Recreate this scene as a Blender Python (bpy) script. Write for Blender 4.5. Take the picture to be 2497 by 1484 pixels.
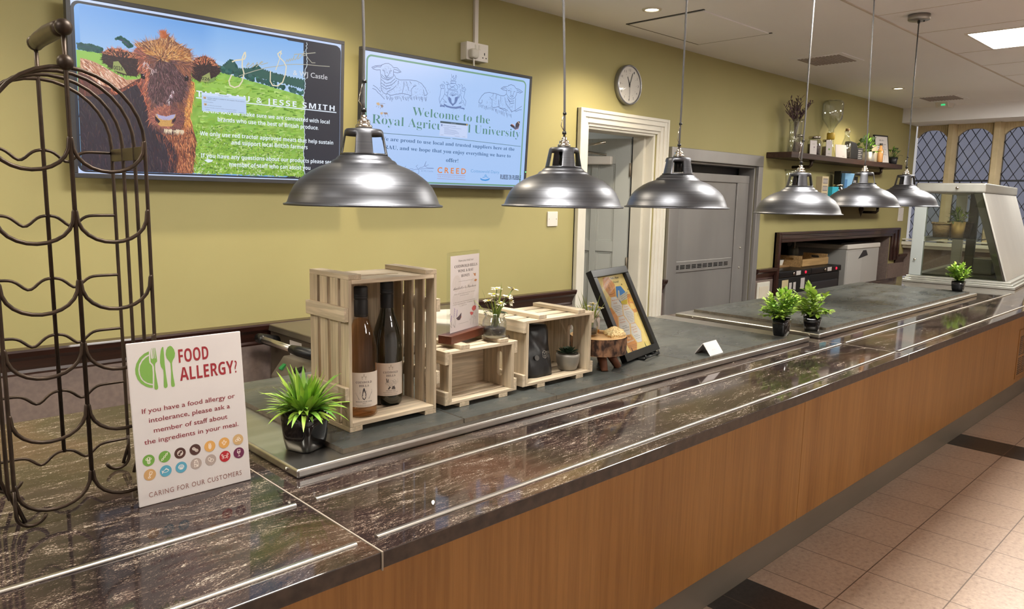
import bpy, bmesh, math, random
from mathutils import Vector, Matrix
from mathutils.geometry import tessellate_polygon

for o in list(bpy.data.objects):
    bpy.data.objects.remove(o)
SC = bpy.context.scene
COL = SC.collection
random.seed(7)
PI = math.pi

# ------------------------------------------------------------------ camera
cd = bpy.data.cameras.new('camera')
cam = bpy.data.objects.new('camera', cd)
COL.objects.link(cam)
cd.sensor_width = 36.0
cd.lens = 36.0 * 1804.95 / 2497
cd.clip_start = 0.02
YAW, PITCH, ROLL = 0.76784674, 0.14462796, 0.01988367
fw = Vector((math.sin(YAW) * math.cos(PITCH), math.cos(YAW) * math.cos(PITCH), -math.sin(PITCH)))
rt = Vector((math.cos(YAW), -math.sin(YAW), 0))
up = rt.cross(fw)
rt2 = rt * math.cos(ROLL) + up * math.sin(ROLL)
up2 = -rt * math.sin(ROLL) + up * math.cos(ROLL)
M = Matrix((rt2, up2, -fw)).transposed().to_4x4()
M.translation = (0, 0, 1.47)
cam.matrix_world = M
SC.camera = cam

# ------------------------------------------------------------------ exposure, world
SC.view_settings.view_transform = 'Standard'
SC.view_settings.look = 'None'
SC.view_settings.gamma = 1
SC.view_settings.use_curve_mapping = False
SC.view_settings.exposure = 0.0
SC.cycles.use_denoising = True
SC.cycles.max_bounces = 9
SC.cycles.diffuse_bounces = 6
SC.cycles.glossy_bounces = 4
SC.cycles.transmission_bounces = 6
SC.cycles.transparent_max_bounces = 8
SC.cycles.sample_clamp_indirect = 4.0
SC.cycles.caustics_reflective = False
SC.cycles.caustics_refractive = False
W = bpy.data.worlds.new('dusk')
SC.world = W
W.use_nodes = True
bg = W.node_tree.nodes['Background']
bg.inputs[0].default_value = (0.52, 0.50, 0.50, 1)      # dusk outside the leaded windows
bg.inputs[1].default_value = 0.9
PANEL_POWER = 50.0      # ceiling LED panels
SPOT_POWER = 60.0       # recessed warm downlights

# ------------------------------------------------------------------ materials
def lin(c):
    return tuple(((v / 255) / 12.92 if v / 255 <= 0.04045 else ((v / 255 + 0.055) / 1.055) ** 2.4) for v in c)

def mat(name, c=(128, 128, 128), rough=0.5, metal=0.0, spec=0.5, trans=0.0, ior=1.45, coat=0.0, emit=None, estr=0.0):
    m = bpy.data.materials.new(name)
    m.use_nodes = True
    b = m.node_tree.nodes['Principled BSDF']
    b.inputs['Base Color'].default_value = (*lin(c), 1)
    b.inputs['Roughness'].default_value = rough
    b.inputs['Metallic'].default_value = metal
    b.inputs['Specular IOR Level'].default_value = spec
    b.inputs['Transmission Weight'].default_value = trans
    b.inputs['IOR'].default_value = ior
    b.inputs['Coat Weight'].default_value = coat
    if emit:
        b.inputs['Emission Color'].default_value = (*lin(emit), 1)
        b.inputs['Emission Strength'].default_value = estr
    return m

class NT:
    """small helper around a material's node tree"""
    def __init__(s, m):
        s.t = m.node_tree; s.n = s.t.nodes; s.l = s.t.links
        s.b = s.n['Principled BSDF']
    def new(s, kind, **kw):
        x = s.n.new(kind)
        for k, v in kw.items():
            if k.startswith('i_'):
                x.inputs[k[2:].replace('_', ' ')].default_value = v
            else:
                setattr(x, k, v)
        return x
    def link(s, a, b): s.l.new(a, b)
    def coords(s, scale=(1, 1, 1), rot=(0, 0, 0), kind='Object'):
        tc = s.new('ShaderNodeTexCoord'); mp = s.new('ShaderNodeMapping')
        mp.inputs['Scale'].default_value = scale; mp.inputs['Rotation'].default_value = rot
        s.link(tc.outputs[kind], mp.inputs['Vector'])
        return mp.outputs['Vector']
    def noise(s, vec, scale=5, detail=4, rough=0.5, dist=0.0):
        x = s.new('ShaderNodeTexNoise')
        x.inputs['Scale'].default_value = scale; x.inputs['Detail'].default_value = detail
        x.inputs['Roughness'].default_value = rough; x.inputs['Distortion'].default_value = dist
        s.link(vec, x.inputs['Vector'])
        return x
    def ramp(s, fac, stops):
        r = s.new('ShaderNodeValToRGB')
        e = r.color_ramp.elements
        while len(e) < len(stops): e.new(0.5)
        for q, (p, c) in zip(e, stops):
            q.position = p; q.color = (*lin(c), 1) if len(c) == 3 else c
        s.link(fac, r.inputs['Fac'])
        return r
    def mix(s, fac, a, b, mode='MIX'):
        x = s.new('ShaderNodeMix', data_type='RGBA', blend_type=mode)
        for src, i in ((fac, 0), (a, 6), (b, 7)):
            if isinstance(src, (int, float)): x.inputs[i].default_value = src
            elif isinstance(src, tuple): x.inputs[i].default_value = (*lin(src), 1)
            else: s.link(src, x.inputs[i])
        return x.outputs[2]
    def bump(s, h, strength=0.2, dist=0.01):
        b = s.new('ShaderNodeBump'); b.inputs['Strength'].default_value = strength; b.inputs['Distance'].default_value = dist
        s.link(h, b.inputs['Height']); s.link(b.outputs['Normal'], s.b.inputs['Normal'])
    def color(s, x): s.link(x, s.b.inputs['Base Color'])

def noisy(name, c1, c2, scale=8, rough=0.5, metal=0.0, stretch=(1, 1, 1), detail=4, bump=0.0, rvar=0.0, coat=0.0, spec=0.5, lo=0.3, hi=0.7):
    m = mat(name, c1, rough, metal, spec, coat=coat)
    n = NT(m)
    x = n.noise(n.coords(stretch), scale, detail)
    r = n.ramp(x.outputs['Fac'], [(lo, c1), (hi, c2)])
    n.color(r.outputs['Color'])
    if bump: n.bump(x.outputs['Fac'], bump, 0.003)
    if rvar:
        mr = n.new('ShaderNodeMapRange'); mr.inputs['To Min'].default_value = rough - rvar; mr.inputs['To Max'].default_value = rough + rvar
        n.link(x.outputs['Fac'], mr.inputs['Value']); n.link(mr.outputs['Result'], n.b.inputs['Roughness'])
    return m

def wood(name, c1, c2, axis='X', scale=30, rough=0.5, bump=0.05, coat=0.0):
    m = mat(name, c1, rough, coat=coat)
    n = NT(m)
    st = {'X': (0.06, 1, 1), 'Y': (1, 0.06, 1), 'Z': (1, 1, 0.05)}[axis]
    v = n.coords(st)
    a = n.noise(v, scale, 5, 0.6, 0.6)
    b = n.noise(v, scale * 4, 3, 0.6)
    r = n.ramp(a.outputs['Fac'], [(0.3, c1), (0.7, c2)])
    dark = tuple(int(q * 0.8) for q in c1)
    r2 = n.ramp(b.outputs['Fac'], [(0.42, (0.0, 0, 0, 1)), (0.62, (1, 1, 1, 1))])
    n.color(n.mix(r2.outputs['Color'], n.mix(0.6, r.outputs['Color'], dark), r.outputs['Color']))
    n.bump(b.outputs['Fac'], bump, 0.001)
    return m

M_ = {}
M_['wall'] = noisy('yellow_wall_paint', (158, 149, 99), (165, 156, 106), 1.3, 0.62, bump=0.0)
def wall_tune():
    n = NT(M_['wall']); f = n.noise(n.coords(), 160, 2); n.bump(f.outputs['Fac'], 0.06, 0.002)
wall_tune()
M_['ceil'] = noisy('ceiling_paint', (242, 243, 248), (245, 246, 250), 2, 0.8)
M_['lowwall'] = noisy('grey_lower_wall', (112, 98, 92), (126, 110, 102), 60, 0.6, bump=0.1)
M_['mahog'] = wood('dark_dado_wood', (44, 24, 20), (66, 36, 29), 'X', 14, 0.32, 0.03, coat=0.3)
M_['white'] = noisy('white_gloss_paint', (210, 206, 194), (218, 214, 202), 5, 0.35)
M_['doorgrey'] = noisy('grey_door_paint', (166, 169, 166), (174, 177, 173), 3, 0.4)
M_['steel'] = noisy('brushed_steel', (190, 187, 182), (206, 203, 198), 26, 0.3, 1.0, (0.04, 1, 1), rvar=0.06)
M_['steelv'] = noisy('brushed_steel_door', (150, 147, 145), (166, 163, 160), 3, 0.4, 0.55, (1, 1, 0.3), rvar=0.08)
M_['alu'] = mat('polished_rail', (196, 191, 184), 0.32, 1.0)
M_['chrome'] = mat('nickel', (205, 198, 186), 0.15, 1.0)
M_['black'] = mat('black_plastic', (20, 20, 22), 0.35)
M_['blackgloss'] = mat('black_gloss_plastic', (14, 14, 16), 0.12, coat=0.5)
M_['blackmatt'] = mat('matt_black', (26, 26, 28), 0.55)
M_['darkgrey'] = mat('dark_grey_plastic', (52, 52, 56), 0.4)
M_['whiteplastic'] = mat('white_plastic', (222, 216, 208), 0.35)
M_['iron'] = noisy('bronzed_iron', (44, 34, 26), (66, 52, 40), 40, 0.42, 0.55)
M_['pine'] = wood('pale_crate_wood', (200, 182, 155), (222, 206, 180), 'X', 26, 0.62, 0.12)
M_['piney'] = wood('pale_crate_wood_cross', (196, 178, 151), (219, 203, 177), 'Y', 26, 0.62, 0.12)
M_['pinez'] = wood('pale_crate_wood_upright', (190, 172, 145), (212, 196, 168), 'Z', 26, 0.62, 0.12)
M_['redwood'] = wood('red_brown_block', (84, 42, 28), (120, 66, 44), 'X', 18, 0.38, 0.03)
M_['paper'] = noisy('white_card', (202, 195, 193), (207, 200, 197), 12, 0.6)
def thin_glass(name, tint, rough=0.03, ior=1.45, refl=1.0):
    m = bpy.data.materials.new(name); m.use_nodes = True; t = m.node_tree; n = t.nodes
    n.remove(n['Principled BSDF'])
    tr = n.new('ShaderNodeBsdfTransparent'); tr.inputs[0].default_value = (*lin(tint), 1)
    gl = n.new('ShaderNodeBsdfGlossy'); gl.inputs['Roughness'].default_value = rough
    lw = n.new('ShaderNodeLayerWeight'); lw.inputs['Blend'].default_value = 0.5
    f0 = ((ior - 1) / (ior + 1)) ** 2
    pw = n.new('ShaderNodeMath'); pw.operation = 'POWER'; pw.inputs[1].default_value = 5; t.links.new(lw.outputs['Facing'], pw.inputs[0])
    mu = n.new('ShaderNodeMath'); mu.operation = 'MULTIPLY_ADD'; mu.inputs[1].default_value = (1 - f0) * refl; mu.inputs[2].default_value = f0 * refl; t.links.new(pw.outputs[0], mu.inputs[0])
    mx = n.new('ShaderNodeMixShader'); t.links.new(mu.outputs[0], mx.inputs[0]); t.links.new(tr.outputs[0], mx.inputs[1]); t.links.new(gl.outputs[0], mx.inputs[2])
    t.links.new(mx.outputs[0], n['Material Output'].inputs[0])
    return m
M_['glass'] = thin_glass('clear_glass', (250, 252, 251), 0.04, 1.5, 2.4)
M_['acryl'] = thin_glass('clear_acrylic', (250, 252, 251), 0.03, 1.45, 0.75)
M_['soil'] = noisy('dark_pebbles', (22, 20, 19), (52, 48, 46), 120, 0.5, bump=0.5)
M_['slate'] = None
M_['kick'] = noisy('grey_kick_plate', (112, 104, 92), (124, 115, 103), 6, 0.45, 0.4, (0.2, 1, 1))
M_['grout'] = mat('pale_grout', (150, 141, 128), 0.8)
M_['led_panel'] = mat('led_diffuser', (255, 255, 255), 0.5, emit=(255, 250, 240), estr=PANEL_POWER)
M_['led_spot'] = mat('downlight_lens', (255, 255, 255), 0.5, emit=(255, 240, 205), estr=8)
M_['stone'] = noisy('window_stone', (188, 172, 136), (206, 190, 154), 9, 0.85, bump=0.1)
M_['lead'] = mat('window_lead', (58, 60, 66), 0.5, 0.3)

def slate():
    m = mat('slate', (60, 63, 63), 0.33); n = NT(m)
    v = n.coords((1, 1, 1), kind='Generated'); w = n.coords((1, 1, 1))
    a = n.noise(n.coords((0.5, 1.2, 1)), 7, 8, 0.6, 0.8); b = n.noise(w, 40, 4, 0.6)
    r = n.ramp(a.outputs['Fac'], [(0.3, (54, 57, 57)), (0.55, (66, 69, 67)), (0.72, (80, 80, 75))])
    n.color(n.mix(0.25, r.outputs['Color'], n.ramp(b.outputs['Fac'], [(0.4, (54, 56, 55)), (0.7, (98, 98, 94))]).outputs['Color']))
    n.bump(a.outputs['Fac'], 0.15, 0.004)
    st = n.noise(n.coords((0.35, 1, 1)), 9, 5, 0.6)
    mr = n.new('ShaderNodeMapRange'); mr.inputs['From Min'].default_value = 0.35; mr.inputs['From Max'].default_value = 0.65; mr.inputs['To Min'].default_value = 0.2; mr.inputs['To Max'].default_value = 0.5
    n.link(st.outputs['Fac'], mr.inputs['Value']); n.link(mr.outputs['Result'], n.b.inputs['Roughness'])
    return m
M_['slate'] = slate()
M_['slate_edge'] = noisy('slate_raw_edge', (92, 84, 72), (124, 114, 98), 60, 0.7, bump=0.2)

def granite():
    m = mat('polished_granite', (60, 46, 40), 0.06, spec=0.38); n = NT(m)
    w = n.coords()
    warp = n.noise(w, 1.6, 3, 0.5)
    vm = n.new('ShaderNodeVectorMath', operation='MULTIPLY_ADD')
    n.link(warp.outputs['Color'], vm.inputs[0]); vm.inputs[1].default_value = (0.42, 0.30, 0.1); n.link(w, vm.inputs[2])
    mp = n.new('ShaderNodeMapping'); mp.inputs['Scale'].default_value = (1, 4.5, 2.5); mp.inputs['Rotation'].default_value = (0, 0, 0.1)
    n.link(vm.outputs[0], mp.inputs['Vector'])
    band = n.noise(mp.outputs[0], 6, 4, 0.55)
    patch = n.noise(vm.outputs[0], 2.6, 3, 0.5)
    streak = n.noise(mp.outputs[0], 34, 5, 0.7)
    salt = n.noise(mp.outputs[0], 210, 2, 0.6)
    fine = n.noise(w, 520, 2, 0.5)
    base = n.ramp(patch.outputs['Fac'], [(0.34, (34, 28, 28)), (0.46, (48, 37, 36)), (0.55, (50, 43, 33)), (0.66, (74, 54, 43))])
    def madd(a, k, b):
        q = n.new('ShaderNodeMath', operation='MULTIPLY_ADD'); n.link(a, q.inputs[0]); q.inputs[1].default_value = k
        if isinstance(b, float): q.inputs[2].default_value = b
        else: n.link(b, q.inputs[2])
        return q.outputs[0]
    # crystals: long streaks broken up by salt-like grains, denser along the bands
    val = madd(band.outputs['Fac'], 0.55, madd(streak.outputs['Fac'], 0.75, madd(salt.outputs['Fac'], 0.75, madd(fine.outputs['Fac'], 0.35, -1.2))))
    def step(lo, hi, src=val):
        r = n.new('ShaderNodeMapRange'); n.link(src, r.inputs['Value']); r.inputs['From Min'].default_value = lo; r.inputs['From Max'].default_value = hi
        return r.outputs['Result']
    c1 = n.mix(step(0.0, 0.16), base.outputs['Color'], (84, 70, 61))
    c2 = n.mix(step(0.14, 0.30), c1, (182, 172, 158))
    n.color(n.mix(step(-0.08, -0.26), c2, (24, 19, 19)))
    return m
M_['granite'] = granite()
M_['granite_edge'] = noisy('granite_edge', (40, 32, 29), (70, 58, 50), 40, 0.35, detail=8)

def oak():
    m = mat('oak_veneer', (160, 98, 50), 0.42); n = NT(m)
    v = n.coords((1, 1, 0.035))
    a = n.noise(v, 6, 3, 0.5, 0.5); b = n.noise(v, 90, 4, 0.6)
    r = n.ramp(a.outputs['Fac'], [(0.3, (130, 86, 40)), (0.5, (146, 101, 50)), (0.7, (160, 114, 62))])
    g = n.ramp(b.outputs['Fac'], [(0.35, (108, 70, 32)), (0.6, (156, 109, 58))])
    n.color(n.mix(0.35, r.outputs['Color'], g.outputs['Color']))
    return m
M_['oak'] = oak()

def floor_mat():
    m = mat('terrazzo_tiles', (200, 176, 158), 0.32); n = NT(m)
    w = n.coords()
    sx = n.new('ShaderNodeSeparateXYZ'); n.link(w, sx.inputs[0])
    a = n.noise(w, 55, 6, 0.7); b = n.noise(w, 3.3, 3)
    r = n.ramp(a.outputs['Fac'], [(0.30, (124, 102, 88)), (0.45, (166, 142, 124)), (0.62, (182, 158, 140)), (0.72, (202, 184, 168))])
    base = n.mix(0.3, r.outputs['Color'], n.ramp(b.outputs['Fac'], [(0.3, (152, 128, 110)), (0.7, (190, 166, 146))]).outputs['Color'])
    def grid(out, off, pitch=0.3, wd=0.0045):
        q = n.new('ShaderNodeMath', operation='ADD'); n.link(out, q.inputs[0]); q.inputs[1].default_value = off
        d = n.new('ShaderNodeMath', operation='PINGPONG'); n.link(q.outputs[0], d.inputs[0]); d.inputs[1].default_value = pitch / 2
        e = n.new('ShaderNodeMath', operation='LESS_THAN'); n.link(d.outputs[0], e.inputs[0]); e.inputs[1].default_value = wd / 2
        return e.outputs[0]
    gx = grid(sx.outputs['X'], 0.0); gy = grid(sx.outputs['Y'], -0.11 + 0.0)
    gg = n.new('ShaderNodeMath', operation='MAXIMUM'); n.link(gx, gg.inputs[0]); n.link(gy, gg.inputs[1])
    # rows of dark tile every 2.77 m
    q = n.new('ShaderNodeMath', operation='ADD'); n.link(sx.outputs['X'], q.inputs[0]); q.inputs[1].default_value = 2.77 * 4 - 2.285
    mo = n.new('ShaderNodeMath', operation='MODULO'); n.link(q.outputs[0], mo.inputs[0]); mo.inputs[1].default_value = 2.77
    lt = n.new('ShaderNodeMath', operation='LESS_THAN'); n.link(mo.outputs[0], lt.inputs[0]); lt.inputs[1].default_value = 0.295
    dark = n.ramp(a.outputs['Fac'], [(0.35, (34, 31, 31)), (0.7, (58, 53, 52))])
    c = n.mix(lt.outputs[0], base, dark.outputs['Color'])
    n.color(n.mix(gg.outputs[0], c, (96, 78, 68)))
    return m
M_['floor'] = floor_mat()

def lamp_metal():
    m = mat('dark_spun_metal', (82, 80, 80), 0.27, 1.0); n = NT(m)
    v = n.coords((0.3, 0.3, 60))
    a = n.noise(v, 6, 4, 0.6)
    r = n.ramp(a.outputs['Fac'], [(0.3, (80, 81, 86)), (0.7, (100, 101, 106))]); n.color(r.outputs['Color'])
    mr = n.new('ShaderNodeMapRange'); mr.inputs['To Min'].default_value = 0.35; mr.inputs['To Max'].default_value = 0.48
    n.link(a.outputs['Fac'], mr.inputs['Value']); n.link(mr.outputs['Result'], n.b.inputs['Roughness'])
    return m
M_['lamp'] = lamp_metal()

def print_mat(name, emission=None, rough=0.55):
    m = mat(name, (255, 255, 255), rough); n = NT(m)
    at = n.new('ShaderNodeAttribute'); at.attribute_name = 'Col'
    if emission is None:
        n.color(at.outputs['Color'])
    else:
        n.b.inputs['Base Color'].default_value = (0.004, 0.004, 0.005, 1)
        n.link(at.outputs['Color'], n.b.inputs['Emission Color'])
        n.b.inputs['Emission Strength'].default_value = emission
        n.b.inputs['Roughness'].default_value = 0.3
    return m
M_['print'] = print_mat('printed_ink')
M_['screen'] = print_mat('lit_screen', 0.97)

def leaf_mat(name, c1, c2, scale=30, rough=0.4):
    m = noisy(name, c1, c2, scale, rough)
    m.node_tree.nodes['Principled BSDF'].inputs['Subsurface Weight'].default_value = 0.0
    return m
M_['leaf'] = leaf_mat('fresh_green_leaf', (124, 174, 54), (188, 212, 98), 22)
M_['leafd'] = leaf_mat('mid_green_leaf', (78, 130, 48), (146, 184, 78), 26)
M_['leafo'] = leaf_mat('olive_green_leaf', (104, 130, 54), (180, 196, 92), 22)
M_['leafg'] = leaf_mat('grey_green_leaf', (70, 88, 66), (110, 128, 98), 20)
M_['succ'] = leaf_mat('succulent_leaf', (38, 58, 44), (74, 96, 70), 20)
M_['stem'] = mat('green_stem', (88, 112, 52), 0.5)
M_['petal'] = mat('cream_petal', (240, 236, 216), 0.6)
M_['yolk'] = mat('yellow_flower_centre', (214, 190, 60), 0.7)

# ------------------------------------------------------------------ mesh helpers
class MB:
    """collects geometry for ONE mesh object"""
    def __init__(s):
        s.v = []; s.f = []; s.m = []; s.s = []; s.mi = 0; s.sm = False; s.T = Matrix.Identity(4); s.c = None
    def mats(s, i): s.mi = i; return s
    def add(s, vs, fs, smooth=None):
        o = len(s.v); s.v += [tuple(s.T @ Vector(p)) for p in vs]
        for f in fs:
            s.f.append(tuple(o + i for i in f)); s.m.append(s.mi); s.s.append(s.sm if smooth is None else smooth)
        return s
    def box(s, x0, x1, y0, y1, z0, z1):
        return s.add([(x0, y0, z0), (x1, y0, z0), (x1, y1, z0), (x0, y1, z0), (x0, y0, z1), (x1, y0, z1), (x1, y1, z1), (x0, y1, z1)],
                     [(3, 2, 1, 0), (4, 5, 6, 7), (0, 1, 5, 4), (1, 2, 6, 5), (2, 3, 7, 6), (3, 0, 4, 7)], False)
    def prism(s, pts, a, b, axis='y'):
        """closed 2-D outline extruded from a to b along an axis"""
        n = len(pts)
        P = {'y': lambda p, t: (p[0], t, p[1]), 'x': lambda p, t: (t, p[0], p[1]), 'z': lambda p, t: (p[0], p[1], t)}[axis]
        vs = [P(p, a) for p in pts] + [P(p, b) for p in pts]
        tri = tessellate_polygon([[Vector((p[0], p[1], 0)) for p in pts]])
        fs = [(i, (i + 1) % n, n + (i + 1) % n, n + i) for i in range(n)]
        fs += [tuple(t) for t in tri] + [tuple(n + i for i in reversed(t)) for t in tri]
        return s.add(vs, fs, False)
    def tube(s, pts, r, n=8, closed=False, caps=True, smooth=True):
        pts = [Vector(p) for p in pts]
        rr = r if isinstance(r, (list, tuple)) else [r] * len(pts)
        vs = []; N = len(pts); ref = None
        for i, p in enumerate(pts):
            if closed: d = pts[(i + 1) % N] - pts[i - 1]
            else: d = pts[min(i + 1, N - 1)] - pts[max(i - 1, 0)]
            if d.length < 1e-9: d = Vector((0, 0, 1))
            d.normalize()
            if ref is None:
                ref = Vector((0, 0, 1)) if abs(d.z) < 0.9 else Vector((1, 0, 0))
            a = d.cross(ref)
            if a.length < 1e-6: a = d.cross(Vector((0.3, 1, 0.2)))
            a.normalize(); b = d.cross(a).normalized(); ref = -b if False else a.cross(d)
            for k in range(n):
                t = 2 * PI * k / n
                vs.append(p + (a * math.cos(t) + b * math.sin(t)) * rr[i])
        fs = []
        for i in range(N if closed else N - 1):
            j = (i + 1) % N
            for k in range(n):
                fs.append((i * n + k, i * n + (k + 1) % n, j * n + (k + 1) % n, j * n + k))
        if caps and not closed:
            fs += [tuple(reversed(range(n))), tuple((N - 1) * n + k for k in range(n))]
        return s.add(vs, fs, smooth)
    def cyl(s, p0, p1, r, n=16, smooth=True): return s.tube([p0, p1], r, n, smooth=smooth)
    def lathe(s, prof, n=32, c=(0, 0, 0), smooth=True, sx=1, sy=1, caps=True):
        vs = []
        for r, z in prof:
            for k in range(n):
                t = 2 * PI * k / n
                vs.append((c[0] + r * math.cos(t) * sx, c[1] + r * math.sin(t) * sy, c[2] + z))
        fs = []
        for i in range(len(prof) - 1):
            for k in range(n):
                fs.append((i * n + k, i * n + (k + 1) % n, (i + 1) * n + (k + 1) % n, (i + 1) * n + k))
        if caps:
            if prof[0][0] > 1e-6: fs.append(tuple(reversed(range(n))))
            if prof[-1][0] > 1e-6: fs.append(tuple((len(prof) - 1) * n + k for k in range(n)))
        return s.add(vs, fs, smooth)
    def ball(s, c, r, n=16, sz=1.0):
        return s.lathe([(max(1e-5, r * math.sin(PI * i / 10)), -r * sz * math.cos(PI * i / 10)) for i in range(11)], n, c, True, caps=False)
    def sq_lathe(s, prof, e=0.35, n=40, c=(0, 0, 0), smooth=True):
        """like lathe, with a rounded-square section (half width, z)"""
        vs = []
        for r, z in prof:
            for k in range(n):
                t = 2 * PI * k / n
                x, y = math.cos(t), math.sin(t)
                vs.append((c[0] + r * math.copysign(abs(x) ** e, x), c[1] + r * math.copysign(abs(y) ** e, y), c[2] + z))
        fs = []
        for i in range(len(prof) - 1):
            for k in range(n):
                fs.append((i * n + k, i * n + (k + 1) % n, (i + 1) * n + (k + 1) % n, (i + 1) * n + k))
        fs.append(tuple(reversed(range(n)))); fs.append(tuple((len(prof) - 1) * n + k for k in range(n)))
        return s.add(vs, fs, smooth)
    def leaf(s, base, d, length, width, droop=0.3, fold=0.25, seg=5, prof=None):
        """one pointed leaf growing from base along d and bending down"""
        d = Vector(d).normalized(); side = d.cross(Vector((0, 0, 1)))
        if side.length < 1e-3: side = Vector((1, 0, 0))
        side.normalize(); p = Vector(base); vs = []
        st = length / seg
        for i in range(seg + 1):
            t = i / seg
            w = width * (prof(t) if prof else math.sin(PI * min(1, 0.08 + 0.92 * t)) ** 0.8)
            nrm = side.cross(d).normalized()
            vs += [p - side * w / 2 + nrm * fold * w / 2, p.copy(), p + side * w / 2 + nrm * fold * w / 2]
            d = (d + Vector((0, 0, -droop / seg))).normalized(); p = p + d * st
        fs = []
        for i in range(seg):
            a = i * 3
            fs += [(a, a + 1, a + 4, a + 3), (a + 1, a + 2, a + 5, a + 4)]
        return s.add(vs, fs, True)
    def build(s, name, mats, parent=None, loc=None, bevel=0.0, seg=2, solid=0.0, rot=None):
        me = bpy.data.meshes.new(name)
        me.from_pydata(s.v, [], s.f)
        for m in (mats if isinstance(mats, (list, tuple)) else [mats]): me.materials.append(m)
        for p, i, sm in zip(me.polygons, s.m, s.s): p.material_index = i; p.use_smooth = sm
        bm = bmesh.new(); bm.from_mesh(me); bmesh.ops.recalc_face_normals(bm, faces=bm.faces); bm.to_mesh(me); bm.free()
        o = bpy.data.objects.new(name, me); COL.objects.link(o)
        if parent: o.parent = parent
        if loc: o.location = loc
        if rot: o.rotation_euler = rot
        if solid:
            q = o.modifiers.new('thick', 'SOLIDIFY'); q.thickness = solid; q.offset = 0
        if bevel:
            q = o.modifiers.new('edge', 'BEVEL'); q.width = bevel; q.segments = seg; q.limit_method = 'ANGLE'; q.angle_limit = 0.6
            q.harden_normals = False
        return o

def box(x0, x1, y0, y1, z0, z1): return MB().box(x0, x1, y0, y1, z0, z1)
def tag(o, label, cat, group=None, kind=None):
    o['label'] = label; o['category'] = cat
    if group: o['group'] = group
    if kind: o['kind'] = kind
    return o
def thing(name, label, cat, loc=(0, 0, 0), rz=0.0, group=None):
    o = bpy.data.objects.new(name, None); COL.objects.link(o)
    o.location = loc; o.rotation_euler = (0, 0, rz); o.empty_display_size = 0.05
    return tag(o, label, cat, group)
def struct(name, mb, m, parent=None, **kw):
    o = mb.build(name, m, parent, **kw)
    if not parent: o['kind'] = 'structure'
    return o
def copy_thing(o, loc, rz, label):
    c = o.copy(); COL.objects.link(c); c.location = loc; c.rotation_euler = (0, 0, rz); c['label'] = label
    for ch in list(o.children):
        d = ch.copy(); COL.objects.link(d); d.parent = c
        for g in list(ch.children):
            e = g.copy(); COL.objects.link(e); e.parent = d
    return c
def slot_plate(mb, w, h, t, slot, axes, at=(0, 0, 0), n=24):
    """rectangular board w x h, thickness t, with a rounded slot (cx, cy, half length, radius); axes maps (u, v, n) to xyz"""
    cx, cy, hl, r = slot
    loop = []
    for k in range(n):
        a = 2 * PI * k / n
        ox = hl if math.cos(a) >= 0 else -hl
        loop.append((cx + ox + r * math.cos(a), cy + r * math.sin(a)))
    outer = []
    for (x, y) in loop:
        dx, dy = x - cx, y - cy
        sc = min([(w / 2 - cx) / dx if dx > 1e-9 else 1e9, (-w / 2 - cx) / dx if dx < -1e-9 else 1e9,
                  (h / 2 - cy) / dy if dy > 1e-9 else 1e9, (-h / 2 - cy) / dy if dy < -1e-9 else 1e9])
        outer.append((cx + dx * sc, cy + dy * sc))
    for q in ((w / 2, h / 2), (-w / 2, h / 2), (-w / 2, -h / 2), (w / 2, -h / 2)):
        i = min(range(n), key=lambda k: (outer[k][0] - q[0]) ** 2 + (outer[k][1] - q[1]) ** 2); outer[i] = q
    U, V, Nn = (Vector(a) for a in axes); A = Vector(at)
    vs = []
    for tt in (-t / 2, t / 2):
        for L in (loop, outer):
            vs += [A + U * x + V * y + Nn * tt for x, y in L]
    fs = []
    for k in range(n):
        j = (k + 1) % n
        fs += [(k, j, n + j, n + k), (2 * n + k, 3 * n + k, 3 * n + j, 2 * n + j), (k, 2 * n + k, 2 * n + j, j), (n + k, n + j, 3 * n + j, 3 * n + k)]
    return mb.add(vs, fs, False)

# ------------------------------------------------------------------ flat artwork (prints, screens, labels)
_font = {}
def glyphs(s, style):
    base = {'bold': (0x1D5D4, 0x1D5EE, 0x1D7EC), 'serif': (0x1D400, 0x1D41A, 0x1D7CE), 'script': (0x1D4D0, 0x1D4EA, None)}.get(style)
    if not base: return s
    r = ''
    for c in s:
        if 'A' <= c <= 'Z': r += chr(base[0] + ord(c) - 65)
        elif 'a' <= c <= 'z': r += chr(base[1] + ord(c) - 97)
        elif '0' <= c <= '9' and base[2]: r += chr(base[2] + ord(c) - 48)
        else: r += c
    return r
def font_mesh(s, style, off=0.0, space=1.0):
    k = (s, style, off, space)
    if k not in _font:
        cu = bpy.data.curves.new('tmp', 'FONT'); cu.body = glyphs(s, style); cu.size = 1; cu.offset = off; cu.space_character = space
        cu.resolution_u = 3; cu.fill_mode = 'FRONT'
        o = bpy.data.objects.new('tmp', cu); COL.objects.link(o)
        bpy.context.view_layer.update()
        me = bpy.data.meshes.new_from_object(o.evaluated_get(bpy.context.evaluated_depsgraph_get()))
        _font[k] = ([(v.co.x, v.co.y) for v in me.vertices], [tuple(p.vertices) for p in me.polygons])
        bpy.data.objects.remove(o); bpy.data.curves.remove(cu); bpy.data.meshes.remove(me)
    return _font[k]
CAPH = {}
def cap_height(style):
    if style not in CAPH:
        v, _ = font_mesh('H', style); CAPH[style] = max(y for x, y in v) or 0.7
    return CAPH[style]

def inside(p, poly):
    x, y = p; r = False; j = len(poly) - 1
    for i in range(len(poly)):
        a, b = poly[i], poly[j]
        if (a[1] > y) != (b[1] > y) and x < (b[0] - a[0]) * (y - a[1]) / (b[1] - a[1]) + a[0]: r = not r
        j = i
    return r
def jit(c, k=12): 
    d = random.uniform(-k, k); return tuple(min(255, max(0, v + d + random.uniform(-k / 3, k / 3))) for v in c)
def lerp(a, b, t): return tuple(x + (y - x) * t for x, y in zip(a, b))

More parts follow.
